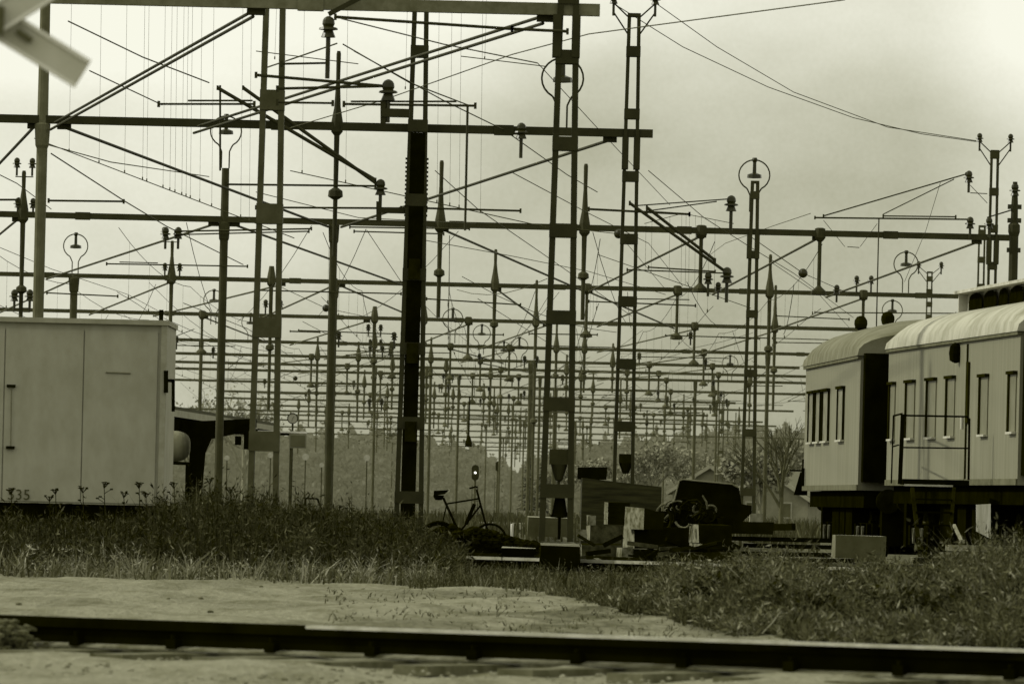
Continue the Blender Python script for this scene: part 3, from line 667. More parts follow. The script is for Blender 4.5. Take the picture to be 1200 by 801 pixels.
mb = MB(); mb.box((xr-.04, d-.03, (zc0+zc1)/2), (.08, .07, zc1-zc0)); mb.build('corner_post', mat('corner_pale', .36, .27, 5), th, off=OFF)
mb = MB(); mb.box(((xl+xr)/2, d+1.2, zc1+.03), (xr-xl+.05, 2.6, .07)); mb.build('roof', mat('container_roof', .34, .25), th, off=OFF)
mb = MB(); p = P(188, 370, d); mb.box((p.x, d+.2, zc1+.12), (.06, .06, .2)); mb.build('vent_stub', M_DIRT, th, off=OFF)
for x_, y_ in ((13, 452), (12, 524)):
    mb = MB(); mb.box(P(x_, y_, d-.06), (.12, .05, .04)); mb.build('hinge', M_DIRT, th, off=OFF)
mb = MB(); mb.tube(P(13.5, 452, d-.06), P(12.5, 524, d-.06), .008); mb.tube(P(124, 436, d-.04), P(153, 437, d-.04), .012); mb.build('lock_bar', mat('lock_bar', .22, .16), th, off=OFF)
mb = MB(); mb.bar(P(194.5, 434, d-.1), P(194.5, 460, d-.1), .06); mb.bar(P(194, 445.5, d-.1), P(204, 446, d-.1), .045); mb.bar(P(203, 444, d-.1), P(203, 482, d-.1), .045); mb.build('side_bracket', M_BLACK, th, off=OFF)
mb = MB(); mb.box(((xl+xr)/2, d+1.2, zc0-.16), (xr-xl-.2, 2.2, .3)); mb.build('skid_base', M_BLACK, th, off=OFF)
for q in (.15, .5, .85):
    mb = MB(); mb.box((xl+(xr-xl)*q, d+1.2, (zc0-.3)/2), (.5, 2.0, zc0-.3)); mb.build('support_block', M_DIRT, th, off=OFF)
fc = bpy.data.curves.new('unit_number', 'FONT'); fc.body = '535'; fc.size = .21; fc.extrude = .004; fc.align_x = 'CENTER'; fc.space_character = 1.05
fc.materials.append(mat('stencil', .08, .05)); fo = bpy.data.objects.new('unit_number', fc); col.objects.link(fo); fo.parent = th
bpy.context.view_layer.update(); me_ = bpy.data.meshes.new_from_object(fo.evaluated_get(bpy.context.evaluated_depsgraph_get())); bpy.data.objects.remove(fo)
fo = bpy.data.objects.new('unit_number', me_); col.objects.link(fo); fo.parent = th
fo.location = P(22, 585, d-.05)-th.location; fo.rotation_euler = (R(90), 0, 0)

# ------------------------------------------------------------------ platform canopy, tank, clock, sign
pA, pB = P(180, 474, 172), P(326, 498, 214); dirv = (pB-pA).normalized(); th = thing('platform_canopy', (pA.x-1, pA.y, 0), 'low platform canopy with a pale fascia and black splayed bracket post', 'canopy')
def skewbox(mb, a, b, wv, h0, h1):
    wv = Vector(wv); z0, z1 = Vector((0, 0, h0)), Vector((0, 0, h1)); mb.hexa([a+z0, b+z0, b+wv+z0, a+wv+z0, a+z1, b+z1, b+wv+z1, a+wv+z1])
mb = MB(); skewbox(mb, pA, pB, (-3.4, .5, 0), -.08, .05); mb.build('roof', mat('canopy_roof', .06, .04), th, off=th.location)
mb = MB(); skewbox(mb, pA+Vector((.02, -.05, 0)), pB+Vector((.02, -.05, 0)), (-.04, .02, 0), -.22, -.04); mb.build('fascia', mat('fascia_pale', .36, .26, 4), th, off=th.location)
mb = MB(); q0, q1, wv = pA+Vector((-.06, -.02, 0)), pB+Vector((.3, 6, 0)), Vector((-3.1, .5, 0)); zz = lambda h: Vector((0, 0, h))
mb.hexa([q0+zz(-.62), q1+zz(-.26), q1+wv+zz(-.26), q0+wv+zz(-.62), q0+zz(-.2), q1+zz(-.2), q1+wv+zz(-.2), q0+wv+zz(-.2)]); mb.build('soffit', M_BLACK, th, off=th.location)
dq = 180.; mb = MB()
prof = [(190, 495), (190, 507), (214, 517), (222, 532), (221, 575), (236, 575), (240, 530), (247, 514), (275, 508), (300, 500), (300, 490)]
fr = [P(x_, y_, dq) for x_, y_ in prof]; bk = [q+Vector((0, .5, 0)) for q in fr]; n = len(fr)
mb.add(fr+bk, [tuple(range(n))[::-1], tuple(range(n, 2*n))] + [(i, (i+1) % n, n+(i+1) % n, n+i) for i in range(n)])
q = P(229, 575, dq); mb.box((q.x, dq+.25, q.z/2), (.34, .4, q.z)); mb.build('bracket_post', M_BLACK, th, off=th.location)
for x_, w1 in ((279, 7), (292, 12)):
    mb = MB(); mb.box(P(x_, 516, 195), (w1/41, .3, .5 if w1 > 8 else .25)); mb.build('hanging_lamp', M_BLACK, th, off=th.location)
d = 168.; th = thing('storage_tank', P(200, 600, d), 'rounded pale tank on dark legs beneath the platform canopy', 'tank')
mb = MB(); c = P(180, 522, d); r = .38
for k in range(12):
    a_, b_ = R(k*7.5), R((k+1)*7.5)
    mb.tube(c+Vector((.55+.35*math.sin(a_), 0, 0)), c+Vector((.55+.35*math.sin(b_), 0, 0)), r*math.cos(a_)**.5 if k else r, 16, max(.01, r*math.cos(b_))**1)
mb.tube(c-Vector((1.2, 0, 0)), c+Vector((.55, 0, 0)), r, 16); mb.build('vessel', mat('tank_pale', .2, .14), th, off=th.location)
for x_ in (199, 220):
    mb = MB(); a_ = P(x_, 541, d); mb.bar(a_, Vector((a_.x, d, 0)), .1); mb.build('leg', M_BLACK, th, off=th.location)
mb = MB(); mb.bar(P(196, 542, d-.3), P(224, 543, d-.3), .08); mb.build('cradle', M_BLACK, th, off=th.location)
d = 215.; th = thing('platform_clock', PG(343, d, 0), 'round pale clock on a slim post right of the canopy', 'clock')
c = P(343, 490, d); mb = MB(); mb.tube(c-Vector((0, .08, 0)), c+Vector((0, .04, 0)), .15, 24); mb.build('dial', mat('dial_pale', .42, .38), th, off=th.location)
mb = MB(); mb.path([c+Vector((.16*math.cos(R(a_)), -.09, .16*math.sin(R(a_)))) for a_ in range(0, 361, 15)], .014, 5); mb.build('rim', M_DIRT, th, off=th.location)
mb = MB(); mb.bar(c+Vector((0, -.1, 0)), c+Vector((.05, -.1, .07)), .012); mb.bar(c+Vector((0, -.1, 0)), c+Vector((-.03, -.1, -.09)), .01); mb.build('hands', M_BLACK, th, off=th.location)
mb = MB(); mb.bar(Vector((c.x, d+.1, 0)), Vector((c.x, d+.1, c.z)), .06); mb.build('post', steel(215), th, off=th.location)
th = thing('platform_sign', PG(349, 190, 0), 'small framed grey signboard with a white strip above it, under the clock', 'sign')
c = P(349, 516.5, 190); mb = MB(); mb.box(c, (.48, .05, .40)); mb.build('frame', mat('sign_frame', .22, .18), th, off=th.location)
mb = MB(); mb.box(c-Vector((0, .03, 0)), (.40, .02, .32)); mb.build('board', mat('sign_board', .13, .10), th, off=th.location)
mb = MB(); a_ = P(331, 505.5, 190); mb.bar(P(302, 505, 190), P(360, 506.5, 190), .05); mb.build('strip_lamp', mat('strip_white', .75, .6), th, off=th.location)
mb = MB(); mb.bar(Vector((c.x-.2, 190.1, 0)), c+Vector((-.2, .1, .3)), .05); mb.build('post', steel(215), th, off=th.location)
for x_, y_, r, lab in ((358, 535, .12, 'largest white disc for a blurred glint, on a post under the platform sign'), (266, 536, .09, 'round white disc for a blurred glint below the canopy'), (377, 544.5, .08, 'small white disc for a blurred glint left of a pale mast'), (317, 533, .1, 'white disc for a blurred glint between the legs of the near ladder mast'), (430, 536, .11, 'white disc for a blurred glint against the distant wood')):
    d = 240; th = thing('glint_disc', PG(x_, d, 0), lab, 'marker', 'white discs for blurred glints')  # white discs on added posts stand for blurred glints of reflectors and lamps
    c = P(x_, y_, d); mb = MB(); mb.tube(c-Vector((0, .03, 0)), c, r, 16); mb.build('disc', mat('disc_white', .5, .38, 9), th, off=th.location)
    mb = MB(); mb.bar(Vector((c.x, d+.05, 0)), c+Vector((0, .05, 0)), .04); mb.build('post', steel(240), th, off=th.location)

# ------------------------------------------------------------------ light signals
def signal(px, py, d, hgt, wid, lit, lab):
    th = thing('railway_signal', PG(px, d, 0), lab, 'signal')
    c = P(px, py, d); mb = MB(); n = 16; fr = []
    for k in range(n):
        a_ = 2*math.pi*k/n; fr.append(c+Vector((wid/2*math.cos(a_), 0, (hgt-wid)/2*(1 if math.sin(a_) > 0 else -1)+wid/2*math.sin(a_))))
    bk = [q+Vector((0, .12, 0)) for q in fr]
    mb.add(fr+bk, [tuple(range(n))[::-1], tuple(range(n, 2*n))]+[(i, (i+1) % n, n+(i+1) % n, n+i) for i in range(n)])
    mb.build('backboard', mat('signal_board', .035, .025), th, off=th.location)
    if lit:
        m = bpy.data.materials.new('signal_light'); m.use_nodes = True; b = m.node_tree.nodes['Principled BSDF']
        b.inputs['Base Color'].default_value = (.9, .9, .8, 1); b.inputs['Emission Color'].default_value = (1, 1, .88, 1); b.inputs['Emission Strength'].default_value = 3
        mb = MB(); mb.tube(c+Vector((0, -.08, 0)), c+Vector((0, -.01, 0)), .05, 12); mb.build('lamp', m, th, off=th.location)
    mb = MB(); mb.tube(Vector((c.x, d+.1, 0)), c+Vector((0, .1, 0)), .05, 8); mb.build('post', steel(300), th, off=th.location)
    mb = MB()
    for s_ in (-.14, .14): mb.bar((c.x+s_, d+.3, 0), (c.x+s_, d+.3, c.z-.6), .03)
    z = .2
    while z < c.z-.7: mb.bar((c.x-.14, d+.3, z), (c.x+.14, d+.3, z), .03); z += .3
    mb.build('ladder', steel(300), th, off=th.location)
signal(557, 553.5, 330, .76, .36, True, 'light signal with an oval dark board and one lit white lamp')
signal(583, 546, 420, .6, .24, False, 'small unlit light signal just right of the lit one')

# ------------------------------------------------------------------ platforms and tracks
mb = MB()
for x0, x1, y_, d, h in ((575, 640, 603, 520, .5), (300, 470, 598, 430, .55), (470, 560, 600, 480, .5), (560, 665, 614, 250, .3)):
    c0, c1 = PG(x0, d, h), PG(x1, d, h); mb.box(((c0.x+c1.x)/2, d+2, h/2), (c1.x-c0.x, 4, h))
struct(mb, 'platform', mat('platform_kerb', .34, .2, 1.5))
def rail(mb, a, b, h=.14):
    a, b = Vector(a), Vector(b); z = Vector((0, 0, 1))
    mb.bar(a+z*(h-.018), b+z*(h-.018), .07, .036); mb.bar(a+z*h*.5, b+z*h*.5, .018, h-.05); mb.bar(a+z*.012, b+z*.012, .13, .024)
M_RAIL = mat('rail_rust', .06, .03, 6); M_HEAD = mat('rail_head', .45, .3, 4, .4)
M_SLP = mat('sleeper_wood', .07, .03, 5)
for k, x0 in enumerate([-9.3, -4.9, -1.6, 2.0, 4.7]):
    mb = MB()
    for s_ in (-.75, .75): rail(mb, (x0+s_, 95, .1), (x0+s_, 600, .1))
    y_ = 96
    while y_ < 200: mb.box((x0, y_, .06), (2.5, .22, .12)); y_ += .65
    struct(mb, 'railway_track', M_RAIL)
# crosswise track just behind the weeds
th = MB()
def seg_rail(pa, pb, name, dy, label):
    a, b = Vector(pa), Vector(pb)
    o = thing(name, (a+b)/2*Vector((1, 1, 0)) if False else Vector(((a.x+b.x)/2, (a.y+b.y)/2, 0)), label, 'rail')
    mb = MB(); mb.bar(a, b, .075, .04); mb.build('rail_head', M_HEAD, o, off=o.location)
    mb = MB(); z = Vector((0, 0, 1)); mb.bar(a-z*.075, b-z*.075, .02, .112); mb.build('web', M_BLACK, o, off=o.location)
    mb = MB(); mb.bar(a-z*.14, b-z*.14, .15, .02); mb.build('foot', M_RAIL, o, off=o.location)
    return o, a, b
seg_rail(P(400, 648.5, 92), P(1230, 673, 84), 'rail', 0, 'thin bright rail behind the grass strip, in front of the sleeper piles')
# ------------------------------------------------------------------ foreground rail
zt = .225
def near(px, py):                          # point at rail-top height
    k = (HY-py)/F; u = (px-600)/F; dz = u*sT+k*cT; d_ = (zt-CZ)/dz; return Vector(((u*cT-k*sT)*d_, d_, zt))
a, b = near(-60, 717.5), near(1240, 762)
o = thing('foreground_rail', ((a.x+b.x)/2, (a.y+b.y)/2, 0), 'thick dark rail crossing the sandy foreground from left to right', 'rail')
OF = o.location; dirr = (b-a).normalized(); nrm = Vector((dirr.y, -dirr.x, 0)); z = Vector((0, 0, 1))
mb = MB(); mb.bar(a-z*.023, b-z*.023, .072, .044); mb.build('rail_head', M_BLACK, o, off=OF)
a3 = near(362, 733); mb = MB(); mb.bar(a3-z*.006+nrm*.006, b-z*.006+nrm*.006, .072, .020); mb.build('lit_head_strip', mat('near_head_lit', .55, .35, 8, .5), o, off=OF)  # pale strip stands for the lit head top and shoulder
mb = MB(); mb.bar(a-z*.035+nrm*.035, b-z*.035+nrm*.035, .012, .06); mb.bar(a-z*.11, b-z*.11, .03, .16); mb.build('web', M_BLACK, o, off=OF)
mb = MB(); mb.hexa([a-z*.185+nrm*.085, b-z*.185+nrm*.085, b-z*.185-nrm*.085, a-z*.185-nrm*.085, a-z*.172+nrm*.085, b-z*.172+nrm*.085, b-z*.15-nrm*.04, a-z*.15-nrm*.04])
mb.build('foot', mat('near_foot', .26, .10, 8), o, off=OF)
LL = (b-a).length; s_ = .3
while s_ < LL:
    q = a+dirr*s_+nrm*.07-z*.145; mb = MB(); mb.box(q, (.07, .07, .06), math.atan2(dirr.y, dirr.x)); mb.tube(q, q+z*.06, .018, 8); mb.build('clip', M_BLACK, o, off=OF)
    s_ += .72
for k in range(10):                        # sleepers below the rail, mostly buried
    q = a+dirr*(.3+k*.72); mb = MB(); mb.box((q.x-nrm.x*.3, q.y, .0), (.24, 2.2, .06), math.atan2(dirr.y, dirr.x)+rnd.uniform(-.02, .02))
    so_ = mb.build('sleeper', mat('buried_sleeper', .16, .06, 5), o, off=OF)
# ballast heap over the left rail end
def rocks(n, region, name, m, label, size):
    mb = MB()
    for k in range(n):
        c = region(); s_ = size*rnd.uniform(.4, 1.3)
        vs = [c+Vector((s_*rnd.uniform(.6, 1)*math.cos(a_)*1, s_*rnd.uniform(.6, 1)*math.sin(a_), s_*zz*rnd.uniform(.7, 1.1))) for zz, rr in ((-.2, 1), (.35, 1)) for a_ in (0, 1.25, 2.5, 3.8, 5.0)]+[c+Vector((0, 0, s_*.6))]
        mb.add(vs, [(i, (i+1) % 5, 5+(i+1) % 5, 5+i) for i in range(5)]+[(5+i, 5+(i+1) % 5, 10) for i in range(5)])
    return stuff(mb, name, m, label, 'gravel')
def reg1():
    q = PG(rnd.uniform(-20, 1220), rnd.uniform(36, 46)); q.z = .0; return q
rocks(900, reg1, 'ballast', mat('stone_pale', .3, .12, 9), 'loose stones and ballast around the foreground rail', .022)
def reg2():
    q = PG(rnd.gauss(-8, 20), 42.9+rnd.gauss(0, .3)); q.z = rnd.uniform(0, .19)*math.exp(-((q.x+3.1)/.18)**2) if q.x > -3.1 else rnd.uniform(0, .19); return q
rocks(900, reg2, 'ballast_heap', mat('stone_dark', .10, .05, 9), 'heap of dark stones burying the left end of the foreground rail', .032)
def reg3():
    q = PG(rnd.uniform(-20, 1220), rnd.uniform(46, 88)); q.z = .01; return q
rocks(90, reg3, 'pebbles', mat('stone_mid', .16, .06, 9), 'dark pebbles scattered over the sandy strip', .03)

# ------------------------------------------------------------------ sleeper stacks and scrap
M_END = mat('sleeper_end', .22, .06, 7, .9, lo=.38, hi=.6); M_FRONT = mat('creosote', .012, .006, 3)  # left ends painted pale, as the sun lights them; fronts creosote black
def oblock(xl, xr, y0, y1, d, endw, T, label, name='sleeper_stack', cat='sleepers', front=M_FRONT, end=M_END, top=None, rows=1, dip=0):
    s = F/d; phi = math.asin(min(.9, endw/(T*s))) if endw else 0
    a = P(xl, y1, d); b = P(xr, y1, d); wl = (b.x-a.x)/math.cos(phi); h = (y1-y0)/s
    ux = Vector((math.cos(phi), -math.sin(phi), 0)); uy = Vector((math.sin(phi), math.cos(phi), 0))*-1
    # left end recedes away to the left: back edge of the end face lies to the left of the front corner
    uy = Vector((-math.sin(phi), math.cos(phi), 0)); ux = Vector((math.cos(phi), math.sin(phi), 0))
    mb = MB(); z = Vector((0, 0, 1)); hr = h/rows
    for r_ in range(rows):
        o_ = a+z*hr*r_ + ux*(rnd.uniform(-.02, .02) if 1 < rows < 5 else rnd.uniform(-.004, .004)); hh = hr*.965
        p = [o_, o_+ux*wl, o_+ux*wl+uy*T, o_+uy*T]; q = [v_+z*hh for v_ in p]
        q[1] = q[1]-z*dip; q[2] = q[2]-z*dip
        jt = min(.018, hh*.12); q = [v_+Vector((rnd.uniform(-jt, jt), 0, rnd.uniform(-jt, jt))) for v_ in q]
        mb.cur = 0; mb.add(p+q, [(0, 1, 5, 4), (1, 2, 6, 5), (2, 3, 7, 6), (3, 2, 1, 0)])
        mb.cur = 1; mb.add(p+q, [(3, 0, 4, 7)])
        mb.cur = 2; mb.add(p+q, [(4, 5, 6, 7)])
    ob = mb.build(name, [front, end, top or M_DIRT]); tag(ob, label, cat, None)
    return ob
M_PLANK = mat('dark_planks', .045, .012, 2.2, .9, (.7, 1, 7), 6, lo=.35, hi=.65)
oblock(680, 774, 556, 640, 112, 0, .9, 'dark weathered plank box standing behind the pale sleepers', 'plank_box', 'wooden box', M_PLANK, M_PLANK, dip=.12)
oblock(677, 711, 547, 561, 112.4, 0, .5, 'short dark board lying on the left of the plank box', 'board', 'board', M_BLACK, M_BLACK)
oblock(712, 738, 588, 614, 108, 4, .5, 'stack of thin dark plates with ribbed bright edge', 'plate_stack', 'plates', rows=9)
oblock(754, 777, 594, 620, 103.5, 22, .7, 'pale-ended sleeper block with a crack, on top of the largest stack', top=M_END, dip=.05)
oblock(742, 806, 617, 667, 104, 13, .6, 'largest black sleeper block with a tall pale end', rows=2)
oblock(691, 728, 614, 636, 106, 3, .5, 'mottled dark sleeper block left of the tall pale end', front=mat('mottled', .075, .02, 9))
oblock(688, 698, 603, 615, 106.5, 0, .3, 'small bright stone on the mottled block', 'stone_block', 'stone', M_END, M_END, top=M_END)
oblock(676, 688, 619, 633, 105.5, 0, .3, 'small bright block wedged at the foot of the nearest ladder mast', 'stone_block', 'stone', M_END, M_END, top=M_END)
oblock(682, 728, 636, 662, 105, 0, .5, 'low dark block at the bottom left of the pile', front=mat('mottled', .075, .02, 9))
oblock(728, 741, 640, 662, 103.9, 6, .3, 'lower pale sleeper end beside the largest stack', front=M_END)
oblock(819, 858, 613, 658, 105, 11, .5, 'black sleeper block with narrow pale end, second from the right', rows=2)
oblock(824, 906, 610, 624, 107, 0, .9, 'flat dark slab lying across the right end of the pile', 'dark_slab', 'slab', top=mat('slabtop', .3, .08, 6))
oblock(765, 822, 610, 640, 109, 0, .7, 'dark filler stack in the hollow of the pile')
oblock(878, 894, 600, 624, 125, 0, .5, 'small pale concrete block right of the dark slab', 'concrete_block', 'concrete block', M_PALE, M_PALE, top=M_PALE)
oblock(979, 1038, 626, 657, 104, 3, .6, 'plain grey box in front of the coach bogie', 'grey_box', 'box', mat('greybox', .085, .06, 4), mat('greybox_end', .2, .12), top=mat('sill_bright', .5))  # sunlit left end and top painted paler than the grey front
for k, (xa, xb, y_, dd, lab) in enumerate([(858, 982, 628, 110, 'long dark plank, topmost of the row right of the pile'), (872, 1000, 636, 108, 'long dark plank in the middle of the row right of the pile'), (860, 985, 645, 106, 'lowest long dark plank right of the pile'), (895, 1000, 652, 103, 'short plank nearest the brush right of the pile')]):
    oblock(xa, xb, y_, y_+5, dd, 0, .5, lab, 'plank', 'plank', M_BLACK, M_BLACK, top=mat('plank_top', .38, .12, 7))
for k, (xa, xb, y_, dd, lab) in enumerate([(1112, 1204, 638, 104, 'upper pale concrete slab beneath the near coach'), (1104, 1143, 646, 101, 'lower pale concrete slab at the foot of the steps'), (1145, 1206, 648, 99, 'pale concrete slab at the right frame edge')]):
    oblock(xa, xb, y_, y_+7, dd, 0, .8, lab, 'concrete_slab', 'slab', mat('slabf', .38, .12, 6), M_END, top=M_PALE)
oblock(1070, 1142, 653, 660, 99.5, 0, .6, 'pale slab strip below the steps in shadow', 'concrete_slab', 'slab', M_BLACK, M_END, top=M_PALE)  # black front: shade below the steps put into the colour
# white sheet leaning under the coach
d = 106.; q = [P(1144, 591, d), P(1161, 590, d), P(1161, 631, d), P(1144, 622, d)]; mb = MB()
mb.hexa([q[3], q[2], q[2]+Vector((0, .02, 0)), q[3]+Vector((0, .02, 0)), q[0], q[1], q[1]+Vector((0, .02, 0)), q[0]+Vector((0, .02, 0))])
tag(mb.build('white_sheet', mat('sheet_white', .62, .38, 3, .8, (8, 1, .5))), 'pale translucent-looking sheet standing upright under the near coach', 'sheet')
mb = MB(); mb.bar(P(1118, 615, 105), P(1127, 634, 104.5), .04); mb.box(P(1127, 634, 104.5), (.08, .08, .06)); tag(mb.build('bright_pipe', M_PALE), 'short bright leaning pipe at the foot of the access steps', 'pipe')
# tilted dark bin panel
d = 108.; th = thing('scrap_skip', P(830, 612, d), 'black open steel skip with a thin bright rim behind the scrap', 'skip')
fr = [P(783, 614, d), P(796, 563, d), P(800, 561.5, d), P(858, 567, d), P(865, 571, d), P(868, 590, d), P(880, 592, d), P(880, 601, d), P(866, 614, d)]; bk = [v_+Vector((.05, 1.1, 0)) for v_ in fr]; n = len(fr)
mb = MB(); mb.add(fr+bk, [tuple(range(n)), tuple(range(n, 2*n))[::-1]]+[(i, n+i, n+(i+1) % n, (i+1) % n) for i in range(n)]); mb.build('shell', M_BLACK, th, off=th.location)
mb = MB(); mb.path([P(785, 606, d-.02), P(796, 563, d-.02), P(800, 561.5, d-.02), P(858, 567, d-.02), P(865, 571, d-.02)], .012, 5); mb.build('rim', mat('rim_pale', .2, .12), th, off=th.location)  # rim paler than the shell
# scrap tangle: individual bent pieces
LB = ['ring-shaped', 'hooked', 'wavy', 'bent', 'twisted', 'looped', 'spiky', 'curled', 'kinked', 'straight']
th = thing('scrap_heap', P(805, 612, 106), 'tangled heap of bent bars, hoops and plate offcuts in front of the skip', 'scrap metal')
for k in range(46):
    mb = MB(); c = P(rnd.uniform(777, 838), rnd.uniform(592, 611), 105.5+rnd.uniform(-.4, .8)); r_ = rnd.uniform(.06, .2); pts = []
    ax = Vector((rnd.uniform(-1, 1), rnd.uniform(-.5, .5), rnd.uniform(-1, 1))).normalized(); bx_ = ax.cross(Vector((0, 1, .2))).normalized(); st = rnd.uniform(0, 6); sw = rnd.uniform(1, 5)
    for j in range(7): a_ = st+sw*j/6; pts.append(c+ax*r_*math.cos(a_)+bx_*r_*.7*math.sin(a_))
    mb.path(pts, rnd.uniform(.008, .022), 5); mb.build('bent_bar' if sw < 3.5 else 'hoop', rnd.choice([M_BLACK, M_BLACK, M_DIRT, mat('scrap_light', .14, .03, 8)]), th, off=th.location)
for k in range(34):
    mb = MB(); x_ = rnd.uniform(690, 870); c = P(x_, lerp_tab([(690, 640), (740, 655), (800, 640), (870, 640)], x_)-rnd.uniform(-12, 8), 103.2); mb.bar(c, c+Vector((rnd.uniform(.15, .5)*rnd.choice((-1, 1)), rnd.uniform(-.2, .2), rnd.uniform(-.12, .15))), rnd.uniform(.02, .07)); mb.build('broken_timber', rnd.choice([M_BLACK, M_BLACK, M_DIRT, mat('mottled', .075, .02, 9)]), th, off=th.location)
for k in range(14):
    mb = MB(); c = P(rnd.uniform(780, 850), rnd.uniform(600, 614), 106); mb.box(c, (rnd.uniform(.1, .35), .3, rnd.uniform(.05, .16)), rnd.uniform(-1, 1)); mb.build('offcut', M_BLACK, th, off=th.location)
mb = MB(); mb.path([P(823, 580, 105), P(828, 588, 105), P(829, 596, 105)], .015); mb.build('bent_bar', mat('scrap_light', .14, .03, 8), th, off=th.location)
# mast footing and slabs
oblock(632, 680, 637, 664, DEP[0]-1.0, 0, 2.0, 'dark concrete footing under the nearest ladder mast', 'mast_footing', 'footing', M_BLACK, M_DIRT, top=mat('footing_top', .2, .08, 5))
oblock(588, 628, 640, 662, 90, 0, 1.2, 'low dark slab with a pale top beside the mast footing', 'low_slab', 'slab', M_BLACK, M_PALE, top=mat('slab_top2', .30, .16, 5))
oblock(598.5, 601.5, 613, 632, 130, 0, .1, 'thin white marker stub behind the scrap bicycle', 'marker_stub', 'marker', mat('strip_white', .75), mat('strip_white', .75), top=mat('strip_white', .75))
oblock(618, 672, 604, 628, 128, 0, 1.5, 'dull grey box behind the legs of the nearest ladder mast', 'cable_cabinet', 'cabinet', mat('cabinet', .09, .05, 3), mat('cabinet', .09), top=mat('slab_top2', .3))
for k, (xa, xb, ya, dd, lab) in enumerate([(690, 752, 655, 100, 'tilted dark timber lying at the foot of the largest sleeper block'), (800, 868, 652, 101, 'dark timber lying in front of the right sleeper block'), (560, 640, 652, 98, 'dark timber lying in front of the low slab'), (858, 930, 618, 112, 'dark beam end sticking out right of the flat slab')]):
    mb = MB(); mb.bar(P(xa, ya, dd), P(xb, ya+rnd.uniform(-2, 5), dd-.6), .13, .11); tag(mb.build('timber', M_FRONT), lab, 'timber')
# low dark rubble between bicycle and mast
def reg4():
    x = rnd.uniform(500, 645); q = PG(x, 110.0+rnd.uniform(-.5, 3)); q.z = rnd.random()**.7*lerp_tab([(500, .42), (512, .55), (528, .62), (541, .50), (552, .58), (570, .56), (590, .46), (610, .40), (645, .30)], x); return q
mb = MB(); pf = [(498, .1), (503, .40), (512, .50), (528, .58), (541, .47), (552, .54), (570, .52), (590, .43), (610, .36), (645, .25), (655, .05)]
vs = []
for x_, h_ in pf: vs += [PG(x_, 109.6, 0), PG(x_, 110.1, h_), PG(x_, 112.5, h_*.9), PG(x_, 113.5, 0)]
mb.add(vs, [(4*i+j, 4*i+4+j, 4*i+5+j, 4*i+1+j) for i in range(len(pf)-1) for j in range(3)])
struct(mb, 'rubble_bank', mat('rubble_dark', .016, .005, 5))
rocks(2300, reg4, 'rubble', mat('rubble_dark', .016, .005, 5), 'low dark rubble bank under and beside the bicycle', .075)

# ------------------------------------------------------------------ bicycle
d = 111.; th = thing('bicycle', P(540, 636, d), 'old dark bicycle leaning in the rubble, saddle left and handlebar right', 'bicycle')
def bp(x_, y_, o_=0): return P(x_, y_, d+o_)
RW, FW = bp(514, 633), bp(574, 633); BBk = bp(538, 624); ST = bp(519.5, 583); HT = bp(560, 584); HD = bp(563, 592)
mb = MB(); mb.tube(ST, BBk, .02); mb.tube(ST+Vector((.03, 0, -.1)), HT, .016); mb.tube(HD, BBk, .018); mb.tube(BBk, RW, .012); mb.tube(ST+Vector((.05, 0, -.14)), RW, .010); mb.tube(bp(556, 590), bp(546, 614), .03); mb.build('frame', M_BLACK, th, off=th.location)
mb = MB(); mb.tube(bp(558.5, 573), FW, .017); mb.build('fork', M_BLACK, th, off=th.location)
mb = MB(); s0_ = bp(517, 577); mb.hexa([s0_+Vector(v_) for v_ in ((-.12, -.09, -.05), (.06, -.06, -.02), (.06, .06, -.02), (-.12, .09, -.05), (-.12, -.1, .03), (.13, -.03, .05), (.13, .03, .05), (-.12, .1, .03))]); mb.lathe(s0_+Vector((-.04, 0, -.1)), [(.05, -.02), (.08, .02), (.09, .06)]); mb.build('saddle', M_BLACK, th, off=th.location)
mb = MB(); h0 = bp(559, 572); mb.path([h0+Vector((-.12, -.25, .0)), h0+Vector((-.02, -.2, .03)), h0+Vector((0, 0, .02)), h0+Vector((-.02, .2, .03)), h0+Vector((-.12, .25, 0))], .014); mb.build('handlebar', M_BLACK, th, off=th.location)
for c in (RW, FW):
    mb = MB(); mb.path([c+Vector((.27*math.cos(R(a_)), 0, .27*math.sin(R(a_)))) for a_ in range(0, 361, 18)], .02, 5)
    wo_ = mb.build('wheel', M_BLACK, th, off=th.location); mb = MB()
    for a_ in range(0, 180, 20): v_ = Vector((.26*math.cos(R(a_)), 0, .26*math.sin(R(a_)))); mb.tube(c-v_, c+v_, .003, 3)
    mb.build('spokes', steel(100), wo_, off=th.location)
mb = MB(); mb.path([RW+Vector((.30*math.cos(R(a_)), 0, .30*math.sin(R(a_)))) for a_ in range(10, 190, 15)], .025, 4); mb.bar(RW+Vector((0, .04, .05)), BBk+Vector((0, .04, 0)), .01, .1); mb.build('mudguard', M_BLACK, th, off=th.location)

# small hooped bar in the weeds
mb = MB(); d = 93; mb.path([P(358, 612, d), P(358, 583.5, d), P(372, 584, d), P(378, 600, d), P(380, 612, d)], .014); tag(mb.build('hoop_bar', M_BLACK), 'small dark bent hoop rising from the weeds', 'hoop')

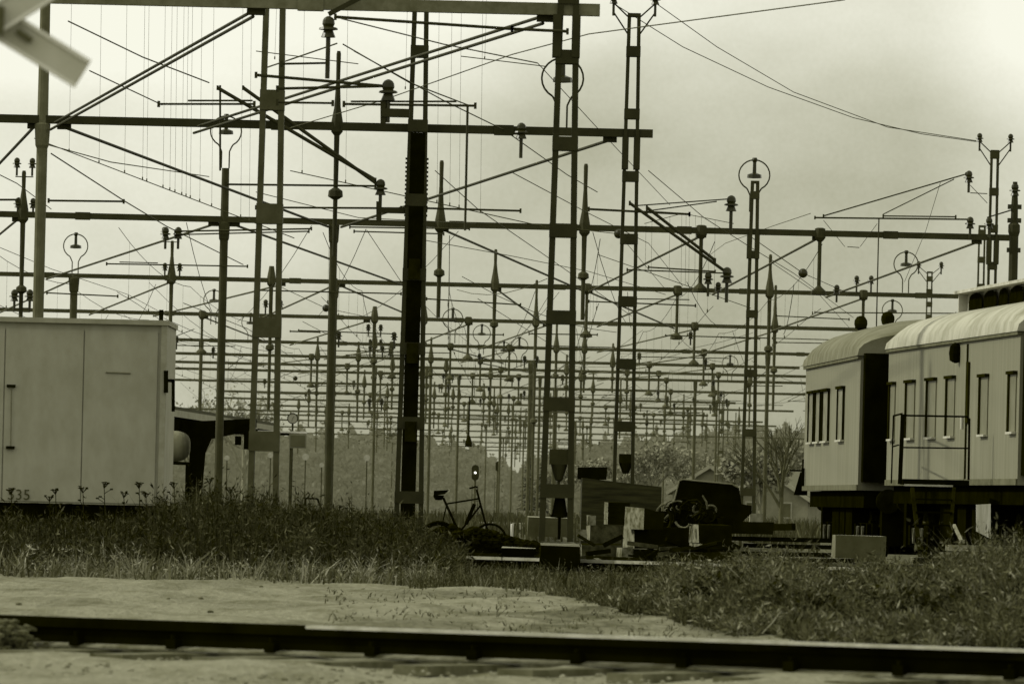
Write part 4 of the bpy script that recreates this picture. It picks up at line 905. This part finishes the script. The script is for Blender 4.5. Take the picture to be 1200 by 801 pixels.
# ------------------------------------------------------------------ level crossing sign, close to the camera
d = 25.; th = thing('crossing_sign', PG(-30, d+.1, 0), 'out-of-focus pale crossed boards of a level crossing sign, close at top left', 'crossing sign')
def board(p0, p1, wpx, dy, name):
    a, b = P(p0[0], p0[1], d+dy), P(p1[0], p1[1], d+dy); mb = MB(); u = (b-a).normalized(); v_ = Vector((-u.z, 0, u.x)); hw = wpx/2/F*d; y = Vector((0, .02, 0))
    p = [a-v_*hw, b-v_*hw, b+v_*hw, a+v_*hw]; mb.add([q-y*.5 for q in p]+[q+y*.5 for q in p], [(0, 1, 2, 3), (7, 6, 5, 4), (0, 4, 5, 1), (1, 5, 6, 2), (2, 6, 7, 3), (3, 7, 4, 0)])
    o = mb.build(name, mat('board_grey', .50, .42, 5, .6), th, off=th.location)
    mb = MB()
    for k in (-1, 1):
        mb.bar(a+v_*hw*k*.86-y*.8, b+v_*hw*k*.86-y*.8, .008, .012)
    mb.build('border', mat('board_border', .78, .7, 5), o, off=th.location)
    return o
board((-110, -40), (97, 87), 38, 0, 'board'); board((-110, 88), (62, -20), 36, -.04, 'board')
mb = MB(); a = P(-5, 24, d-.07); mb.box(a, (.06, .05, .1)); mb.tube(P(20, 36, d-.03), P(37, 48, d-.03), .014); mb.build('bolt', mat('bolt_dark', .12, .08), th, off=th.location)
mb = MB(); p = P(-22, 20, d+.06); mb.tube((p.x, p.y, 0), (p.x, p.y, p.z+.3), .035, 10); mb.build('post', steel(60), th, off=th.location)

# ------------------------------------------------------------------ vegetation
def clump(x, y):
    return (math.sin(x*2.1+y*.9)+math.sin(x*5.3-y*1.7+1)+.7*math.sin(x*11.0+y*3.1)+.5*math.sin(x*19+y*5))/3.2
def blades(n, reg, name, m, label, hmin, hmax, wd, lean=.3, heads=0.0, cat='weeds', leaf=1.0, mixw=.5):
    vs = []; fs = []; mi = []; M = len(m)   # materials sorted dark to pale
    for k in range(n):
        p, hs = reg(); cl = .6*clump(p.x, p.y)+.7*clump(p.x*4.3+1, p.y*.3); h = rnd.uniform(hmin, hmax)*hs*(1+.22*clump(p.x*1.7+3, p.y)); a_ = rnd.uniform(0, 2*math.pi); l = rnd.gauss(0, lean)*h; dx, dy = math.cos(a_)*l, math.sin(a_)*l
        w_ = wd*rnd.uniform(.5, 1.4); b_ = rnd.uniform(-.5, .5); ux, uy = math.cos(b_)*w_, math.sin(b_)*w_; o_ = len(vs)
        mm = max(0, min(M-1, int(M*(.5+.5*cl*(1-mixw)+rnd.uniform(-.5, .5)*mixw))))
        vs += [(p.x-ux, p.y-uy, p.z), (p.x+ux, p.y+uy, p.z), (p.x+dx*.35+ux*.7, p.y+dy*.35+uy*.7, p.z+h*.55), (p.x+dx*.35-ux*.7, p.y+dy*.35-uy*.7, p.z+h*.55), (p.x+dx, p.y+dy, p.z+h)]
        fs += [(o_, o_+1, o_+2, o_+3), (o_+3, o_+2, o_+4)]; mi += [mm, mm]
        if rnd.random() < heads:            # small leaves, twigs and seed tufts along the upper stem
            for j in range(rnd.randint(4, 9)):
                q = rnd.uniform(.25, 1.02); c = Vector((p.x+dx*q, p.y+dy*q, p.z+h*q)); e = .012*leaf*rnd.uniform(.5, 1.8); o_ = len(vs)
                v1 = Vector((rnd.uniform(-1, 1), rnd.uniform(-1, 1), rnd.uniform(-.3, 1.3))).normalized()*e*2.4; v2 = Vector((rnd.uniform(-1, 1), rnd.uniform(-.5, .5), rnd.uniform(-1, 1))).normalized()*e*.38
                m2 = max(0, min(M-1, mm+rnd.choice((0, 0, 1, -1))))
                vs += [tuple(c), tuple(c+v1*.5+v2), tuple(c+v1*1.3), tuple(c+v1*.5-v2)]; fs.append((o_, o_+1, o_+2, o_+3)); mi.append(m2)
    mb = MB(); mb.v = [Vector(v) for v in vs]; mb.f = fs; mb.mi = mi; mb.sm = [False]*len(fs)
    return stuff(mb, name, m, label, cat)
V1, V2, V3, V4, V5 = veg('weed_dark', .06), veg('weed_mid', .12), veg('weed_pale', .27), veg('weed_black', .028), veg('weed_straw', .42)
def topy(x):                                # height profile of the weed bank
    return lerp_tab([(-60, .60), (0, .62), (60, .60), (150, .66), (190, .85), (235, 1.05), (330, .92), (400, .80), (480, .70), (520, .5), (560, .28)], x)*(1+.08*math.sin(x*.11)+.06*math.sin(x*.31))
def rw():
    x = rnd.uniform(-70, 545)
    while rnd.random() > topy(x)+.25: x = rnd.uniform(-70, 545)
    d_ = rnd.uniform(83.3, 93.5)+1.0*clump(x*.05, 0); return PG(x, d_), topy(x)*(.55+.45*min(1, max(0, d_-83)/5))
blades(27000, rw, 'tall_weeds', [V4, V4, V1, V1, V2], 'bank of tall dark dry weeds in front of the container', .5, 1.08, .009, .24, .6, leaf=1.7, mixw=.5)
def rtall():
    x = rnd.uniform(-70, 500); return PG(x, rnd.uniform(85, 92)), topy(x)
blades(900, rtall, 'tall_weeds', [V4, V4, V1], 'scattered tallest dry stalks with seed tufts rising above the weed bank', .8, 1.25, .008, .12, .9, leaf=1.3, mixw=.8)
def rwf():
    x = rnd.uniform(-70, 520); d_ = rnd.triangular(80.6, 87, 83.5)+.9*clump(x*.06, 2); c = clump(x*.09, d_*.8); return PG(x, d_), max(.25, .8+.9*c)
blades(7500, rwf, 'dry_grass', [V1, V2, V3, V5], 'pale dry grass tufts along the front of the weed bank', .08, .32, .009, .8, .5, 'grass', 1.3, .5)
def rmid():
    x = rnd.uniform(480, 1230); d_ = rnd.uniform(78, 92)+clump(x*.06, 5); return PG(x, d_), max(.3, .8+.8*clump(x*.07, d_))
blades(15000, rmid, 'grass_strip', [V4, V1, V2, V3], 'short mixed grass strip between sand and sleeper piles', .06, .26, .006, .55, .5, 'grass', .8, .5)
def bush_h(x): return lerp_tab([(640, .02), (700, .04), (750, .14), (775, .24), (830, .34), (860, .42), (900, .34), (960, .34), (1040, .30), (1100, .38), (1180, .52), (1240, .55)], x)*(1+.22*math.sin(x*.05)+.12*math.sin(x*.17))
def rb():
    x = rnd.uniform(640, 1240)
    while rnd.random() > bush_h(x)*1.7+(.14 if x > 800 else 0): x = rnd.uniform(640, 1240)
    lo_ = lerp_tab([(640, 76), (740, 64), (850, 55), (950, 51.5), (1240, 50.5)], x); d_ = lo_+(84-lo_)*rnd.random()**1.3+1.5*clump(x*.04, 1)
    return PG(x, d_), bush_h(x)*(.35+.65*min(1, max(0, d_-lo_)/5))*(1+.5*clump(x*.05, d_*.7))
blades(36000, rb, 'brushwood', [V4, V1, V1, V2, V2, V3, V3], 'low tangled brush and dry herbs spreading over the lower right', .3, 1.15, .006, .6, .9, leaf=1.4, mixw=.38)
def rsand():
    x = rnd.uniform(380, 1000); return PG(x, rnd.uniform(50, 76)), max(.2, 1+clump(x*.03, 3))
blades(1100, rsand, 'sparse_grass', [V1, V2, V3], 'sparse low grass tufts on the sandy strip', .012, .05, .006, .9, .3, 'grass', .6)
def rfar(): return PG(rnd.uniform(150, 960), rnd.uniform(160, 420)), 1
blades(6000, rfar, 'yard_weeds', [veg('weed_far', .12), veg('weed_far2', .07)], 'weeds growing between the far tracks of the yard', .2, .75, .03, .3, .7)
# individual umbel plants in front of the container
for k, (x_, y_) in enumerate([(13, 573), (58, 581), (65, 573), (97, 571), (122, 566), (145, 577), (163, 566), (171, 577), (204, 566), (246, 561), (270, 572)]):
    d_ = 88.+(k % 3); a = PG(x_+3, d_); b = P(x_, y_, d_); mb = MB(); mb.tube(a, b, .008, 4, .005)
    nm = ['left', 'leaning', 'slim', 'broad', 'ragged'][k % 5]
    th = thing('umbel_plant', a, 'dry umbel stem standing above the weed bank before the container' if x_ < 190 else 'dry umbel stem standing above the weeds below the canopy', 'plant', 'umbel stems in front of the container' if x_ < 190 else 'umbel stems below the canopy')
    mb.build('stem', V4, th, off=th.location); mb = MB()
    for j in range(12):
        v_ = Vector((rnd.uniform(-.06, .06), rnd.uniform(-.05, .05), rnd.uniform(-.015, .02))); mb.tube(b-Vector((0, 0, .07)), b+v_, .004, 3); mb.box(b+v_, (.022, .022, .012), rnd.random())
    mb.build('flower_head', V4, th, off=th.location)
    mb = MB()
    for j in range(5):
        q = a.lerp(b, rnd.uniform(.4, .9)); v_ = Vector((rnd.uniform(-.1, .1), 0, rnd.uniform(.02, .1))); mb.tube(q, q+v_, .005, 3); mb.box(q+v_, (.04, .03, .02))
    mb.build('side_shoots', V4, th, off=th.location)
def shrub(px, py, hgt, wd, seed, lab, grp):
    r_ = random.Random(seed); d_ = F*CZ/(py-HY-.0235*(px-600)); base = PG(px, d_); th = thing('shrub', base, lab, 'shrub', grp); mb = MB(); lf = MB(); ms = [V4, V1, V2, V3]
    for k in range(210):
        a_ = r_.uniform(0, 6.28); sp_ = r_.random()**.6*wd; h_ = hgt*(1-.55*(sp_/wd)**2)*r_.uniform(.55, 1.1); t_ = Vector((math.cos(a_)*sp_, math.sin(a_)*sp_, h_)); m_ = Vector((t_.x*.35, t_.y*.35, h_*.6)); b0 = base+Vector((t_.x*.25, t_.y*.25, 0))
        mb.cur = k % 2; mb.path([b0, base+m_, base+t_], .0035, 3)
        tone = min(3, max(0, int(.9+1.6*(-t_.x/wd)*.5+1.5*(h_/hgt-.6)+r_.uniform(-.9, .9))))  # leaf tone painted paler towards the sunny left and top, darker inside
        for j in range(11):
            q = r_.uniform(.3, 1.05); c = (b0.lerp(base+m_, q*2) if q < .5 else (base+m_).lerp(base+t_, q*2-1))+Vector((r_.gauss(0, .02), r_.gauss(0, .02), r_.gauss(0, .02))); e = r_.uniform(.012, .032)
            v1 = Vector((r_.uniform(-1, 1), r_.uniform(-1, 1), r_.uniform(-.6, 1))).normalized()*e; v2 = v1.cross(Vector((r_.uniform(-1, 1), 1, r_.uniform(-1, 1)))).normalized()*e*.45
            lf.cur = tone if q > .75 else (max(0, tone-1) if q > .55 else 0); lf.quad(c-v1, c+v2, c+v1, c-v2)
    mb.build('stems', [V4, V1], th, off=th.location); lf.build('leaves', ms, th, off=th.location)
for k, (px, py, h_, w_) in enumerate([(790, 712, .34, .30), (832, 726, .40, .34), (868, 722, .46, .36), (905, 738, .40, .34), (948, 744, .36, .32), (985, 728, .42, .36), (1022, 742, .36, .34), (1062, 748, .40, .34), (1098, 730, .50, .40), (1130, 748, .44, .36), (1160, 738, .56, .42), (1192, 750, .54, .40), (1225, 744, .6, .42),
        (880, 700, .42, .4), (960, 702, .40, .4), (1040, 704, .42, .4), (1110, 702, .50, .45), (1170, 700, .58, .45)]):
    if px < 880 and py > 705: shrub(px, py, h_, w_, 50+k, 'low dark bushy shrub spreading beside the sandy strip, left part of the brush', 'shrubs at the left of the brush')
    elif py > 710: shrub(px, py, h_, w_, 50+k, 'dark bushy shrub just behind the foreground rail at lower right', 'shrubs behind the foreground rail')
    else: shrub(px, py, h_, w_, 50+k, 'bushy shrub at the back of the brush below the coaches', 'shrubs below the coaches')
# fallen sticks in the brush
for a_, b_, lab in ((P(893, 742, 53), P(932, 711, 54), 'pale stick leaning in the brush, left one'), (P(935, 738, 52.5), P(1040, 730, 53), 'long pale bent stick lying low in the brush'), (P(1165, 700, 54), P(1168, 752, 53), 'upright pale stem in the brush at far right')):
    mb = MB(); m_ = (a_+b_)/2+Vector((0, 0, .05)); mb.path([a_, a_.lerp(m_, .5)+Vector((.02, 0, .015)), m_, m_.lerp(b_, .5)+Vector((0, 0, -.02)), b_], .006, 5); tag(mb.build('stick', V3), lab, 'stick')

# trees
def tree(px, d, h, label, m_t, m_l, spread=.45, dens=1.0, seed=0, depth=5, leaf=.12, name='tree', cat='tree'):
    r_ = random.Random(seed); base = PG(px, d, -.05); th = thing(name, base, label, cat, 'trees beyond the yard'); mb = MB(); lf = MB()
    def grow(p, dr, L, rad, lv):
        q = p+dr*L; mb.tube(p, q, rad, 5 if lv < 3 else 3, rad*.7)
        if lv >= depth-2:
            for _ in range(int(5*dens)):
                c = q+Vector((r_.gauss(0, L*.5), r_.gauss(0, L*.5), r_.gauss(0, L*.5))); e = leaf*r_.uniform(.5, 1.5)
                v1 = Vector((r_.uniform(-1, 1), r_.uniform(-1, 1), r_.uniform(-1, 1))).normalized()*e; v2 = v1.cross(Vector((r_.uniform(-1, 1), r_.uniform(-1, 1), r_.uniform(-1, 1)))).normalized()*e*.6
                lf.cur = r_.randrange(len(m_l)); lf.quad(c-v1, c+v2, c+v1, c-v2)
        if lv < depth:
            for _ in range(3 if lv else 5):
                nd = (dr+Vector((r_.gauss(0, spread), r_.gauss(0, spread), r_.gauss(.12, spread*.5)))).normalized(); grow(p.lerp(q, r_.uniform(.6, 1)), nd, L*r_.uniform(.62, .82), rad*.6, lv+1)
    grow(base, Vector((0, 0, 1)), h*.27, h*.02, 0)
    mb.build('trunk', m_t, th, off=th.location)
    if lf.v: lf.build('crown', m_l, th, off=th.location)
    return th
T1 = mat('bark_haze', .24, .18); L1 = [mat('leaf_haze1', .30, .24, 1), mat('leaf_haze2', .27, .21, 1), mat('leaf_haze3', .24, .19, 1)]  # distance haze painted in as paler bark and leaf colours
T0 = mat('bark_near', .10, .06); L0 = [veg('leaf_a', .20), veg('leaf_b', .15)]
tree(915, 262, 5.9, 'bare multi-stemmed tree standing left of the far coach end', T0, L0, .32, .15, 3, 5, .05)
tree(890, 300, 4.6, 'bushy small tree between the horned ladder mast and the coaches', T1, L1, .5, 1.6, 5, 5, .12)
TL = [(700, 520, 6.5, 'hazy tree just right of the nearest ladder mast', 11), (768, 430, 7.2, 'tall airy tree right of the tall horned mast', 12), (795, 500, 8.0, 'rounded hazy tree above the scrap skip', 13), (850, 560, 8.5, 'hazy tree behind the house with the sunlit roof edge', 14),
      (930, 540, 8.8, 'hazy tree touching the far coach end', 15), (670, 600, 6.2, 'pale tree seen between the legs of the nearest ladder mast', 16), (230, 520, 11.5, 'big tree crown above the platform canopy, left', 17), (285, 560, 12.5, 'big tree crown above the platform canopy, right', 18), (740, 600, 7.0, 'hazy tree behind the plank box', 19), (825, 620, 8.4, 'far pale tree between two slim masts', 20), (645, 640, 6.0, 'far tree left of the plank box', 22)]
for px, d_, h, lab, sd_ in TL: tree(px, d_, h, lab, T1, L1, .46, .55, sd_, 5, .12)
# conifers
def conifer(px, d, h, lab, seed):
    r_ = random.Random(seed); base = PG(px, d, 0); th = thing('conifer_tree', base, lab, 'tree', 'trees beyond the yard'); mb = MB(); mb.tube(base, base+Vector((0, 0, h)), h*.02, 6, .02); mb.build('trunk', T1, th, off=th.location)
    lf = MB(); k = 0
    for k in range(520):
        q = r_.random()**.8; z_ = h*(1-q)*.97+.2; rad = h*.22*q*r_.uniform(.5, 1.1); a_ = r_.uniform(0, 6.28); c = base+Vector((0, 0, z_)); t_ = Vector((math.cos(a_)*rad, math.sin(a_)*rad, -rad*.35)); s_ = Vector((-math.sin(a_), math.cos(a_), 0))*.10*(1+rad*.3)
        lf.cur = k % 2; lf.add([c+s_*.3, c-s_*.3, c+t_*.8-s_, c+t_, c+t_*.8+s_], [(0, 1, 2, 3, 4)])
    lf.build('crown', [veg('fir_a', .22), veg('fir_b', .16)], th, off=th.location)
conifer(618, 560, 6.2, 'dark conifer right of the lit signal', 31); conifer(634, 600, 6.8, 'taller conifer left of the nearest ladder mast', 32)
# distant wood as one mass
def wood():
    mb = MB(); ms = [mat('wood_a', .34, .27, .5), mat('wood_b', .31, .25, .5), mat('wood_c', .37, .29, .5)]  # pale base tones carry the distance haze
    for k in range(42000):
        x_ = rnd.uniform(120, 1010); d_ = rnd.uniform(650, 780)
        top = lerp_tab([(120, 468), (200, 478), (300, 500), (360, 506), (470, 508), (540, 522), (575, 530), (600, 552), (640, 530), (700, 518), (760, 512), (860, 505), (1010, 500)], x_)+5*math.sin(x_*.21)+3*math.sin(x_*.53)
        bot = 597+.0235*(x_-600); y_ = bot-(bot-top)*rnd.random()**.8*(1 if rnd.random() < .93 else 1.06); c = P(x_, y_, d_); e = rnd.uniform(.08, .28); a_ = rnd.uniform(0, 3.14)
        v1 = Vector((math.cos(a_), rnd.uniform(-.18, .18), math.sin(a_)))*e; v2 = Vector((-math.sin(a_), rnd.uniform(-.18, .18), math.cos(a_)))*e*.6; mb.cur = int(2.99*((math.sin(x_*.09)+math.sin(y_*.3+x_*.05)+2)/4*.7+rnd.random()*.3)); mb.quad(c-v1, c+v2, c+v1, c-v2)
    # trunks and undergrowth backing, uneven top
    n = 90; vs = []
    for i in range(n):
        x_ = 110+i*10; top = lerp_tab([(120, 472), (200, 482), (300, 504), (360, 510), (470, 512), (540, 526), (575, 536), (600, 556), (640, 535), (700, 522), (860, 510), (1010, 504)], x_)+rnd.uniform(-2, 4)
        vs += [P(x_, 600, 785), P(x_, top, 785)]
    mb.cur = 1; mb.add(vs, [(2*i, 2*i+2, 2*i+3, 2*i+1) for i in range(n-1)])
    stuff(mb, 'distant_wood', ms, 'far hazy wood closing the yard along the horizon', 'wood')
wood()
# houses among the trees
def house(px, d, w_, dep, he, hr, rz, lab):
    th = thing('house', PG(px, d, 0), lab, 'house', None, rz); mb = MB(); mb.box((0, 0, he/2), (w_, dep, he)); mb.add([(-w_/2, -dep/2, he), (-w_/2, dep/2, he), (-w_/2, 0, hr-.08)], [(0, 1, 2)]); mb.add([(w_/2, -dep/2, he), (w_/2, dep/2, he), (w_/2, 0, hr-.08)], [(0, 1, 2)])
    mb.build('wall', mat('house_wall', .24, .19), th, off=(0, 0, 0))
    mb = MB()
    for s_ in (-1, 1):
        e = s_*(dep/2+.35); z_ = he-.3
        mb.add([(-w_/2-.4, e, z_), (w_/2+.4, e, z_), (w_/2+.4, 0, hr), (-w_/2-.4, 0, hr), (-w_/2-.4, e, z_-.12), (w_/2+.4, e, z_-.12), (w_/2+.4, 0, hr-.12), (-w_/2-.4, 0, hr-.12)], [(0, 1, 2, 3), (7, 6, 5, 4), (0, 4, 5, 1), (1, 5, 6, 2), (3, 2, 6, 7), (0, 3, 7, 4)])
    rf = mb.build('roof', mat('house_roof', .2, .16), th, off=(0, 0, 0))
    mb = MB()
    for s_ in (-1, 1): mb.bar((-w_/2-.43, s_*(dep/2+.35), he-.33), (-w_/2-.43, 0, hr-.03), .06, .22)
    mb.build('barge_board', mat('barge_lit', .34, .28), rf, off=(0, 0, 0))  # sunlit roof edges put into a paler board colour
    mb = MB(); mb.box((0, .3, hr+.3), (.5, .5, .8)); mb.build('chimney', mat('house_chimney', .15), rf, off=(0, 0, 0))
    for y_ in (-1.1, 1.1):
        mb = MB(); mb.box((-w_/2-.02, y_, he-.9), (.05, .8, 1.0)); f_ = mb.build('window', mat('house_frame', .4), th, off=(0, 0, 0)); mb = MB(); mb.box((-w_/2-.05, y_, he-.9), (.03, .62, .82)); mb.build('pane', mat('house_pane', .1, .08), f_, off=(0, 0, 0))
    return th
house(846, 470, 7, 5.4, 2.3, 3.9, R(75), 'house with one sunlit gable edge behind the slim masts')
house(918, 420, 6, 5.0, 1.9, 3.4, R(70), 'low house left of the coaches, gable end partly behind the bare tree')
mb = MB(); mb.box(P(710, 572, 500), (.7, 1, 1.4)); hb = P(890, 585, 330); 
tag(mb.build('pale_hut', mat('hut_pale', .38, .3)), 'tiny pale hut just above the plank box', 'hut')
